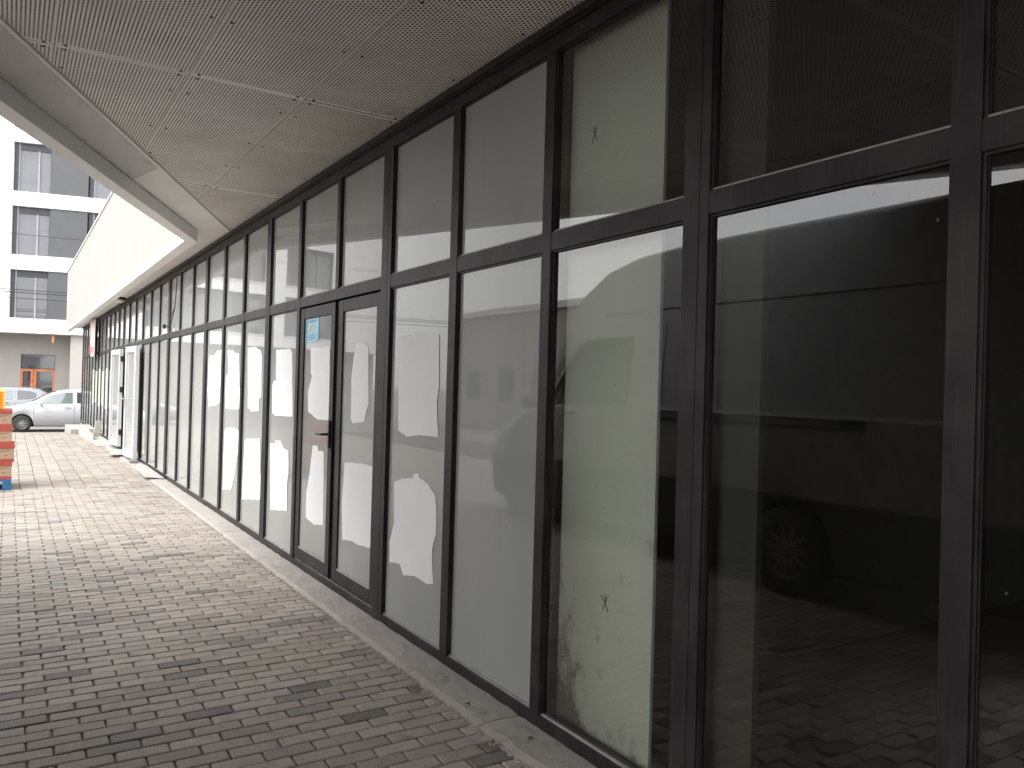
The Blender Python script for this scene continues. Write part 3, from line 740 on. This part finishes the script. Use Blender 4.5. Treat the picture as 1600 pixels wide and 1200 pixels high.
carton(.044, .844, 'red banded cardboard box at the top, under the orange crate')
cr = empty('plastic_crate', (-.28, 13.0, 1.08)); tag(cr, 'orange plastic crate with a yellow edge on top of the cardboard boxes', 'crate')
mb = MB(); a0, a1, b0, b1, z0, z1 = -.57, -.05, 12.72, 13.3, 1.084, 1.345
mb.box(a0, b0, z0, a1, b1, z0+.02)
for x in (a0, a1-.018): mb.box(x, b0, z0+.02, x+.018, b1, z1-.03)
for y in (b0, b1-.018): mb.box(a0+.018, y, z0+.02, a1-.018, y+.018, z1-.03)
mb.build('basket', PLASTIC, cr)
mb = MB(); mb.box(a0-.01, b0-.01, z1-.03, a1+.01, b0+.02, z1, 0, .004); mb.box(a0-.01, b1-.02, z1-.03, a1+.01, b1+.01, z1, 0, .004); mb.box(a0-.01, b0+.02, z1-.03, a0+.02, b1-.02, z1, 0, .004); mb.box(a1-.02, b0+.02, z1-.03, a1+.01, b1-.02, z1, 0, .004)
mb.box(a1-.012, b0-.004, z0, a1+.006, b0+.02, z1-.03, 0); mb.build('rim', YELLOW, cr)
mb = MB(); mb.box(a0+.12, b0-.003, z0+.14, a0+.34, b0+.001, z0+.18); mb.box(a1-.16, b0-.003, z0+.06, a1-.05, b0+.001, z0+.19); mb.build('hand_hole', plain('crate_shadow', (.30, .05, .01), .6), cr)

# ================================================================ VEHICLES
def ip(tab, x):
    if x <= tab[0][0]: return tab[0][1]
    for (a, va), (b, vb) in zip(tab, tab[1:]):
        if x <= b:
            t = (x-a)/(b-a); return va+(vb-va)*t
    return tab[-1][1]
TYRE = plain('tyre_rubber', (.03, .03, .03), .8); RIM = plain('alloy_rim', (.30, .29, .29), .4, .5); RIMD = plain('steel_rim', (.16, .16, .155), .5); ARCH = plain('arch_black', (.012, .012, .012), .9)
CARGLASS = plain('car_glass', (.12, .15, .155), .03, 0, .2, 1, spec=1, coat=1); CARGLASS_D = plain('car_glass_dark', (.035, .04, .045), .03, spec=1, coat=1)
LAMP = plain('headlamp_clear', (.6, .62, .65), .08, coat=1); TAIL = plain('tail_red', (.4, .02, .02), .2, coat=1)
def paint(name, col, metal=.35):
    m, nt, b = newmat(name)
    n = noise(nt, 2.0, 3); nt.links.new(ramp(nt, n, [(.3, tuple(c*.96 for c in col)), (.7, col)]), b.inputs['Base Color'])
    b.inputs['Metallic'].default_value = metal; b.inputs['Roughness'].default_value = .38; b.inputs['Coat Weight'].default_value = 1 if name != 'van_paint' else .15; b.inputs['Coat Roughness'].default_value = .04
    if name == 'van_paint': b.inputs['Roughness'].default_value = .6
    return m
def vehicle(name, loc, rz, L, hw, top, belt, roofw, wheels, wr, zl, skin, clad, windows, shield, label, cat, clad_z, extra):
    root = local_empty(name, loc, rz); tag(root, label, cat)
    xs = sorted(set([round(L*i/70, 4) for i in range(71)]+[round(w+k*wr*.115, 4) for w in wheels for k in range(-11, 12)]))
    xs = [x for x in xs if 0 <= x <= L]
    Ra = wr*1.16
    def low(x):
        z = zl+(.10*(1-min(1, x/.35)) if x < .35 else 0)+(.12*(1-min(1, (L-x)/.4)) if L-x < .4 else 0)
        for w in wheels:
            if abs(x-w) < Ra: z = max(z, wr+math.sqrt(Ra*Ra-(x-w)**2))
        return z
    def ring(x):
        W = hw*ip([(0, .70), (.12, .84), (.4, .95), (.9, 1), (L-.9, 1), (L-.35, .96), (L, .88)], x)
        t = ip(top, x); b = min(ip(belt, x), t-.035); rw = min(W*.93, ip(roofw, x)); l = min(low(x), b-.1)
        cl = max(l+.004, min(clad_z, b-.05))
        mid = max(cl+.004, (cl+b)*.5+.06)
        return [(W*.93, l), (W*.985, min(l+.05, cl)), (W*1.0, cl), (W*1.0, mid), (W*.985, b-.03), (W*.955, b), (rw, t-.075 if t-b > .2 else b+(t-b)*.5), (rw*.93, t-.022 if t-b > .2 else b+(t-b)*.8), (rw*.6, t), (0, t+.012)]
    mb = MB(); n = 10
    for x in xs:
        r = ring(x); sy = [(y, z) for y, z in r]+[(-y, z) for y, z in r[:-1][::-1]]
        for y, z in sy: mb.v.append((x, y, z))
    m_ = 19
    for i in range(len(xs)-1):
        for j in range(m_):
            a, b = i*m_+j, i*m_+(j+1) % m_
            mb.f.append((a, b, b+m_, a+m_)); mb.m.append(1 if j in (0, 1, 16, 17, 18) else 0); mb.smooth.append(j not in (0, 18, 16, 1, 4, 13))
    mb.f.append(tuple(range(m_))); mb.m.append(0); mb.smooth.append(False)
    e = (len(xs)-1)*m_; mb.f.append(tuple(e+k for k in range(m_))[::-1]); mb.m.append(0); mb.smooth.append(False)
    mb.build('body', [skin, clad], root)
    def sy(x, z):      # side surface half width at height z
        r = ring(x)
        for (ya, za), (yb, zb) in zip(r, r[1:]):
            if za <= z <= zb and zb > za: return ya+(yb-ya)*(z-za)/(zb-za)
        return r[0][0] if z < r[0][1] else r[6][0]
    for nm, tab, mt in windows:      # tab: (x, zlo, zhi)
        for s in (-1, 1):
            mb = MB(); N_ = 9; cols = []
            for i in range(N_+1):
                x = tab[0][0]+(tab[-1][0]-tab[0][0])*i/N_
                lo = ip([(a, b) for a, b, c in tab], x); hi = ip([(a, c) for a, b, c in tab], x)
                for k in range(4):
                    z = lo+(hi-lo)*k/3; mb.v.append((x, s*(sy(x, z)+.008), z))
            for i in range(N_):
                for k in range(3): mb.f.append((i*4+k, (i+1)*4+k, (i+1)*4+k+1, i*4+k+1)); mb.m.append(0); mb.smooth.append(True)
            mb.build(nm, mt, root, fix=False)
    for nm, xa, xb in shield:
        mb = MB()
        for i in range(9):
            x = xa+(xb-xa)*i/8; r = ring(x); rw = r[6][0]
            for y, z in ((-rw*.86, r[7][1]+.012), (-rw*.5, r[8][1]+.010), (0, r[9][1]+.008), (rw*.5, r[8][1]+.010), (rw*.86, r[7][1]+.012)): mb.v.append((x, y, z))
        for i in range(8):
            for k in range(4): mb.f.append((i*5+k, i*5+k+1, (i+1)*5+k+1, (i+1)*5+k)); mb.m.append(0); mb.smooth.append(True)
        mb.build(nm, CARGLASS_D, root, fix=False)
    MB().box(.4, -hw*.8, zl+.0, L-.4, hw*.8, zl+.30).build('underbody', ARCH, root)
    for w in wheels:
        for s in (-1, 1):
            y = s*(hw-.12)
            mb = MB(); mb.lathe([(wr*.62, -.11), (wr*.93, -.11), (wr, -.08), (wr, .08), (wr*.93, .11), (wr*.62, .11)], w, y, wr, 'y', 36); wh = mb.build('wheel', TYRE, root)
            mb = MB(); o = .09*s
            mb.lathe([(wr*.64, o*1.12), (wr*.60, o*1.12), (wr*.57, o*.7)], w, y, wr, 'y', 36, 0)
            mb.lathe([(wr*.14, o*.9), (wr*.12, o*1.1), (0, o*1.1)], w, y, wr, 'y', 16, 0)
            mb.lathe([(wr*.63, o*.3), (0, o*.3)], w, y, wr, 'y', 24, 1)
            for k in range(11):
                t = 2*math.pi*k/11+.1
                ca, sa = math.cos(t), math.sin(t); hw2 = wr*.052
                q = []
                for rr, ww in ((wr*.11, hw2*1.2), (wr*.60, hw2*.95)):
                    for sg in (-1, 1): q.append((w+ca*rr-sa*ww*sg, wr+sa*rr+ca*ww*sg))
                pts = [q[0], q[2], q[3], q[1]]
                vs = [(a, y+o*.75, b) for a, b in pts]+[(a, y+o*1.02, b) for a, b in pts]
                mb.add(vs, [(0, 1, 2, 3), (4, 5, 6, 7), (0, 1, 5, 4), (1, 2, 6, 5), (2, 3, 7, 6), (3, 0, 4, 7)], 0)
            mb.build('rim', [RIMD if wr > .33 else RIM, ARCH], wh)
    extra(root, sy, hw, L)
    return root
SILVER = paint('silver_white_paint', (.55, .56, .58), .15); BLK = plain('bumper_black', (.03, .03, .03), .6)
def car_extra(seams, handles, mirror, paintm, z0, z1, lampz):
    def f(root, sy, hw, L):
        for x, a, b in seams:
            for s in (-1, 1):
                mb = MB()
                for i in range(8):
                    z = a+(b-a)*i/7; y = s*(sy(x, z)+.003); mb.v += [(x-.005, y, z), (x+.005, y, z)]
                for i in range(7): mb.f.append((i*2, i*2+1, i*2+3, i*2+2)); mb.m.append(0); mb.smooth.append(False)
                mb.build('door_seam', BLK, root, fix=False)
        for x, z in handles:
            for s in (-1, 1): y = sy(x, z); MB().box(x-.09, s*(y), z, x+.09, s*(y+.03), z+.028, 0, .006).build('door_handle', paintm, root)
        x, z = mirror
        for s in (-1, 1):
            y = sy(x, z)
            bm = bmesh.new(); bmesh.ops.create_icosphere(bm, subdivisions=3, radius=1)
            mb = MB(); bm.verts.index_update(); mb.add([(x+v.co.x*.075, s*(y+.13)+v.co.y*.10, z+.06+v.co.z*.07) for v in bm.verts], [[v.index for v in q.verts] for q in bm.faces], 0, True); bm.free()
            mb.tube([(x, s*(y-.02), z), (x, s*(y+.08), z+.03)], .02); mb.build('mirror', paintm, root)
            mb = MB(); mb.add([(.12, s*hw*.80, lampz), (.55, s*hw*.975, lampz+.10), (.60, s*hw*.975, lampz+.20), (.20, s*hw*.83, lampz+.10)], [(0, 1, 2, 3)]); mb.build('headlight', LAMP, root, fix=False)
            MB().box(L-.16, s*hw*.72, lampz+.22, L-.02, s*hw*.90, lampz+.48, 0, .02).build('tail_light', TAIL, root)
    return f
top1 = [(0, .62), (.05, .78), (.16, .84), (.66, .955), (1.08, 1.075), (1.32, 1.205), (1.56, 1.35), (1.80, 1.46), (2.06, 1.535), (2.32, 1.575), (2.7, 1.595), (3.15, 1.575), (3.55, 1.50), (3.85, 1.38), (4.08, 1.06), (4.15, .8)]
belt1 = [(0, .5), (.3, .78), (1.0, .97), (1.4, 1.02), (2.4, 1.055), (3.4, 1.10), (4.1, 1.0)]
rw1 = [(0, .6), (1.0, .74), (1.3, .62), (1.8, .60), (3.3, .60), (4.1, .55)]
vehicle('parked_car', (-.44, 34.7, -.518), 0, 4.15, .86, top1, belt1, rw1, (.86, 3.40), .305, .19, SILVER, SILVER,
        [('side_window', [(1.12, .995, 1.0), (1.37, 1.02, 1.155), (1.60, 1.03, 1.29), (1.9, 1.04, 1.40), (2.2, 1.05, 1.455), (2.47, 1.058, 1.475)], CARGLASS),
         ('side_window', [(2.60, 1.065, 1.48), (3.2, 1.09, 1.46), (3.45, 1.12, 1.40), (3.6, 1.2, 1.3)], CARGLASS_D)],
        [('windscreen', 1.16, 1.92)], 'silver white hatchback parked across the end of the glazed front', 'car', .24,
        car_extra([(1.22, .30, .98), (2.52, .28, 1.47), (3.45, .6, 1.1)], [(2.30, .90), (3.3, .93)], (1.44, 1.0), SILVER, 0, 0, .60))
GREYC = paint('grey_paint', (.25, .26, .275), .4)
top2 = [(0, .62), (.05, .80), (.16, .86), (.7, .97), (1.1, 1.08), (1.5, 1.32), (1.85, 1.49), (2.3, 1.56), (2.7, 1.575), (3.3, 1.56), (3.6, 1.50), (3.88, 1.34), (4.0, 1.1), (4.05, .8)]
vehicle('parked_car', (-2.5, 39.4, -.518), 0, 4.05, .87, top2, belt1, rw1, (.85, 3.35), .31, .19, GREYC, GREYC,
        [('side_window', [(1.15, .98, 1.0), (1.5, 1.03, 1.24), (1.9, 1.04, 1.42), (2.65, 1.06, 1.44)], CARGLASS), ('side_window', [(2.79, 1.06, 1.44), (3.2, 1.08, 1.42), (3.40, 1.12, 1.36), (3.47, 1.2, 1.32)], CARGLASS_D)],
        [('windscreen', 1.2, 1.8), ('rear_window', 3.62, 3.95)], 'darker grey hatchback parked behind the silver white one', 'car', .24,
        car_extra([(1.25, .30, 1.0), (2.72, .28, 1.42)], [(2.4, .92), (3.4, .95)], (1.45, 1.0), GREYC, 0, 0, .60))
# delivery van beside the camera, seen in the glass
VANP = paint('van_paint', (.30, .30, .30), .0)
topv = [(0, .7), (.06, 1.02), (.35, 1.20), (.8, 1.36), (1.05, 1.46), (1.85, 2.60), (2.3, 2.83), (2.8, 2.93), (3.4, 2.965), (4.2, 2.975), (6.85, 2.975), (7.0, 2.88)]
beltv = [(0, .6), (.5, 1.0), (1.1, 1.30), (1.9, 1.42), (7, 1.42)]
rwv = [(0, .75), (1.2, .80), (2.0, .82), (2.8, .84), (7.0, .84)]
def van_extra(root, sy, hw, L):
    car_extra([(2.15, .8, 2.3), (3.35, .8, 2.2), (6.9, .8, 2.6)], [(2.0, 1.3), (3.5, 1.3)], (1.35, 1.35), BLK, 0, 0, .85)(root, sy, hw, L)
    for s in (-1, 1):
        y = sy(5, 1.34)
        MB().box(3.35, s*(y+.000), 1.315, 5.28, s*(y+.014), 1.325, 0).box(3.35, s*y, 1.375, 5.28, s*(y+.014), 1.385).box(5.28, s*y, 1.312, 5.48, s*(y+.02), 1.388).build('sliding_rail', BLK, root)
        mb = MB()
        for i in range(2): mb.box(2.4, s*(sy(4, 2.35)), 2.345+i*.0, 6.9, s*(sy(4, 2.35)+.004), 2.351)
        mb.build('roof_seam', BLK, root)
VANCLAD = plain('van_cladding', (.04, .04, .042), .7)
vehicle('delivery_van', (-1.97, 8.9, .0), R(-90), 7.0, 1.02, topv, beltv, rwv, (1.02, 4.83), .345, .22, VANP, VANCLAD,
        [('side_window', [(1.25, 1.42, 1.5), (1.6, 1.40, 1.85), (2.0, 1.40, 2.1), (2.9, 1.40, 2.1)], CARGLASS_D)], [('windscreen', 1.10, 1.95)],
        'pale high roof delivery van parked on the paving beside the canopy', 'van', .78, van_extra)

vehicle('delivery_van', (-1.97, -1.6, .0), R(-90), 7.0, 1.02, topv, beltv, rwv, (1.02, 4.83), .345, .22, VANP, VANCLAD,
        [('side_window', [(1.25, 1.42, 1.5), (1.6, 1.40, 1.85), (2.0, 1.40, 2.1), (2.9, 1.40, 2.1)], CARGLASS_D)], [('windscreen', 1.10, 1.95)],
        'second pale delivery van, unseen, added behind the first to limit light under the canopy', 'van', .78, van_extra)  # unseen copy of the van, added to hold light off the near ground
# ================================================================ FAR BUILDINGS
P0 = Vector((-.021, 43.767)); tx = Vector((math.cos(R(12.6)), -math.sin(R(12.6)))); nx = Vector((math.sin(R(12.6)), math.cos(R(12.6))))
apt = local_empty('apartment_building', (P0.x, P0.y, 0), R(-12.6))
tag(apt, 'white rendered apartment block with ribbon windows above a taupe recessed ground floor', 'building')
U0, U1 = -17.0, 9.4
rows = [(4.22, 6.49), (7.18, 9.47), (10.14, 12.46), (13.1, 15.4)]
opens = [(-12.6, -9.4), (-8.2, -1.6), (-.1, 6.4)]
mb = MB(); edges = [3.54]+[v for r in rows for v in r]+[17.2]
for i in range(0, len(edges), 2): mb.box(U0, 0, edges[i], U1, .4, edges[i+1])
for a, b in rows:
    us = [U0]+[v for o in opens for v in o]+[U1]
    for i in range(0, len(us), 2): mb.box(us[i], 0.0, a, us[i+1], .4, b)
mb.box(U0, .402, 3.54, U0+.3, 12, 17.2); mb.box(U1-.3, .402, 3.54, U1, 12, 17.2); mb.box(U0, 12.002, 3.54, U1, 12.3, 17.2); mb.box(U0+.31, .402, 16.9, U1-.31, 11.99, 17.1); mb.box(U0+.31, .402, 3.545, U1-.31, 11.99, 3.7)
mb.build('wall', WHITE_R, apt, fix=True)
for r_, (a, b) in enumerate(rows):
    for oi, (ua, ub) in enumerate(opens):
        MB().box(ua-.03, -.05, a-.05, ub+.03, .001, a-.002).build('sill', WHITE_R, apt)
        u = ua; seq = [('w', 1.56), ('p', 1.62), ('w', 1.56), ('p', 1.76)] if ub-ua > 4 else [('w', 1.56), ('p', 1.64)]
        for kind, wd in seq:
            if kind == 'p':
                MB().box(u+.002, .06, a, u+wd-.04, .12, b).build('cladding_panel', PANEL, apt)
            else:
                f = MB(); x0, x1 = u+.18, u+wd; z0, z1 = a, b
                f.box(u+.0, .20, a, u+.18, .3, b, 0)
                for (q0, q1, w0, w1, mi) in ((x0, x0+.06, z0, z1, 1), (x1-.05, x1, z0, z1, 0), (x0+.06, x1-.05, z1-.32, z1, 0), (x0+.06, x1-.05, z0, z0+.05, 0), (x0+.80, x0+.88, z0+.05, z1-.32, 1)):
                    f.box(q0, .22, w0, q1, .30, w1, mi)
                fo = f.build('window', [WIN_FRAME, WIN_LITE], apt)
                MB().box(x0+.05, .27, z0+.04, x1-.04, .275, z1-.3).build('pane', WIN_DARK if r_ == 0 else CURTAIN, fo)
            u += wd
mb = MB(); mb.box(U0+.5, 1.2, -.52, .2, 1.6, 3.538); mb.box(.2, 1.2, 2.57, 1.66, 1.6, 3.538); mb.box(1.66, 1.2, -.52, 2.45, 1.6, 3.538)
mb.build('ground_floor_wall', TAUPE, apt)
MB().box(2.45, .25, -.52, U1-.2, 1.7, 3.538).build('ground_floor_wall', TAUPE2, apt)
f = MB(); f.box(.2, 1.22, 1.86, 1.66, 1.32, 1.90, 0)
for a, b in ((.2, .72), (.78, 1.66)):
    f.box(a, 1.22, -.52, a+.09, 1.30, 1.86, 1); f.box(b-.09, 1.22, -.52, b, 1.30, 1.86, 1); f.box(a+.09, 1.22, 1.75, b-.09, 1.30, 1.86, 1); f.box(a+.09, 1.22, -.52, b-.09, 1.30, -.3, 1)
f.box(.2, 1.22, 1.90, .23, 1.3, 2.57, 0); f.box(1.63, 1.22, 1.90, 1.66, 1.3, 2.57, 0); f.box(.23, 1.22, 2.54, 1.63, 1.3, 2.57, 0)
fo = f.build('shop_door', [WIN_FRAME, ORANGE_F], apt)
for a, b, c, d in ((.29, .63, -.3, 1.75), (.87, 1.57, -.3, 1.75), (.23, 1.63, 1.9, 2.54)): MB().box(a, 1.27, c, b, 1.275, d).build('pane', WIN_DARK, fo)
MB().box(.721, 1.25, -.5, .779, 1.3, 1.86).build('jamb', ORANGE_F, fo)
tl = MB().lathe([(0, 0), (.055, 0), (.06, .02), (.06, .40), (0, .40)], 1.70, .30, 3.13, n=14)
hl = tl.build('tube_lamp', ORANGE); 
M4 = Matrix.Translation((P0.x, P0.y, 0)) @ Matrix.Rotation(R(-12.6), 4, 'Z')
hl.matrix_world = M4 @ Matrix.Translation((1.70, .30, 3.135)); tag(hl, 'orange tube hanging under the overhang of the white apartment block', 'lamp')

def plain_block(name, x0, y0, x1, y1, h, mat, label, face, nf):
    e = empty(name, ((x0+x1)/2, (y0+y1)/2, -.52)); tag(e, label, 'building')
    MB().box(x0, y0, -.52, x1, y1, h).build('wall', mat, e)
    MB().box(x0-.25, y0-.25, h+.002, x1+.25, y1+.25, h+.3).build('roof', SHEET, e)
    k = 0
    z = 1.0
    while z+1.6 < h:
        if face == 'x':
            y = y0+1.2
            while y+1.4 < y1:
                f = MB().box(x1-.02, y, z, x1+.05, y+1.3, z+1.5).build('window', WIN_FRAME, e); MB().box(x1+.052, y+.08, z+.08, x1+.056, y+1.22, z+1.42).build('pane', CURTAIN, f); y += 3.1
        z += 2.9
    return e
plain_block('street_house', -26, 3, -17, 15, 3.3, BEIGE, 'low beige house across the street, nearer of two seen only in the glass', 'x', 2)
plain_block('street_house', -28, 19, -16.5, 38, 5.2, TAUPE2, 'taller grey beige house across the street, farther of two seen only in the glass', 'x', 2)

plain_block('street_house', -12, -24, 2.0, -14.5, 7.0, BEIGE, 'unseen beige house mass added behind the camera to block light', 'x', 2)  # unseen mass added to block light from behind the camera
# overhead cables
for z0, zs, r, lab in ((7.36, .10, .012, 'single thin overhead cable highest across the white building'), (5.07, .03, .016, 'topmost of the close bundle of overhead cables'), (4.96, .04, .018, 'middle cable of the close bundle across the windows'), (4.72, .12, .014, 'lowest sagging cable of the close overhead bundle')):
    pts = [(-16+32*i/20, 38+.6*math.sin(i*.2), z0+zs*((i-10)/10)**2*.9+.04*(i-10)/10) for i in range(21)]
    tag(MB().tube(pts, r, 6).build('overhead_cable', CABLE), lab, 'cable', 'overhead cables in front of the white building')

# ================================================================ LIGHT, SKY, CAMERA
w = bpy.data.worlds.new('World'); S.world = w; w.use_nodes = True; nt = w.node_tree
bg = nt.nodes['Background']
sky = nt.nodes.new('ShaderNodeTexSky'); sky.sky_type = 'NISHITA'; sky.sun_disc = False
EL, AZ = R(50), R(-112)
sky.sun_elevation = EL; sky.sun_rotation = AZ; sky.air_density = 1.6; sky.dust_density = 4.0; sky.ozone_density = .6
hs = nt.nodes.new('ShaderNodeHueSaturation'); hs.inputs['Saturation'].default_value = .22; nt.links.new(sky.outputs[0], hs.inputs['Color'])
tc = nt.nodes.new('ShaderNodeTexCoord')
cl = noise(nt, 1.6, 5, .55, vec=tc.outputs['Generated'], scl=(1, 1, 2.5))
deck = ramp(nt, cl, [(.3, (.80, .805, .82)), (.7, (1, 1, 1))])
dk = nt.nodes.new('ShaderNodeVectorMath'); dk.operation = 'SCALE'; dk.inputs['Scale'].default_value = 7.0; nt.links.new(deck, dk.inputs[0])
nt.links.new(mix(nt, .65, hs.outputs[0], dk.outputs[0]), bg.inputs[0]); bg.inputs[1].default_value = .15
sd = bpy.data.lights.new('Sun', 'SUN'); sd.energy = .5; sd.angle = R(25); sd.color = (1, .975, .94)
so = bpy.data.objects.new('Sun', sd); C.objects.link(so)
d = Vector((math.sin(AZ)*math.cos(EL), math.cos(AZ)*math.cos(EL), math.sin(EL)))
so.rotation_euler = d.to_track_quat('Z', 'Y').to_euler(); so.location = (-20, 20, 30)

yaw, pitch, roll = R(32.338), R(.3374), R(-1.578)
fw = Vector((math.sin(yaw)*math.cos(pitch), math.cos(yaw)*math.cos(pitch), math.sin(pitch)))
r_ = Vector((math.cos(yaw), -math.sin(yaw), 0)); u_ = r_.cross(fw)
r2 = math.cos(roll)*r_-math.sin(roll)*u_; u2 = math.sin(roll)*r_+math.cos(roll)*u_
cam = bpy.data.cameras.new('Camera'); co = bpy.data.objects.new('Camera', cam); C.objects.link(co)
mw = Matrix((r2, u2, -fw)).transposed().to_4x4(); mw.translation = Vector((0, 0, 1.55)); co.matrix_world = mw
cam.sensor_width = 36; cam.lens = 1240/1600*36; cam.clip_end = 2000; cam.clip_start = .02
S.camera = co
S.render.engine = 'CYCLES'
S.cycles.max_bounces = 10; S.cycles.transparent_max_bounces = 16
S.view_settings.view_transform = 'Standard'; S.view_settings.look = 'None'; S.view_settings.gamma = 1; S.view_settings.exposure = 1.85
S.render.resolution_x = 1024; S.render.resolution_y = 768
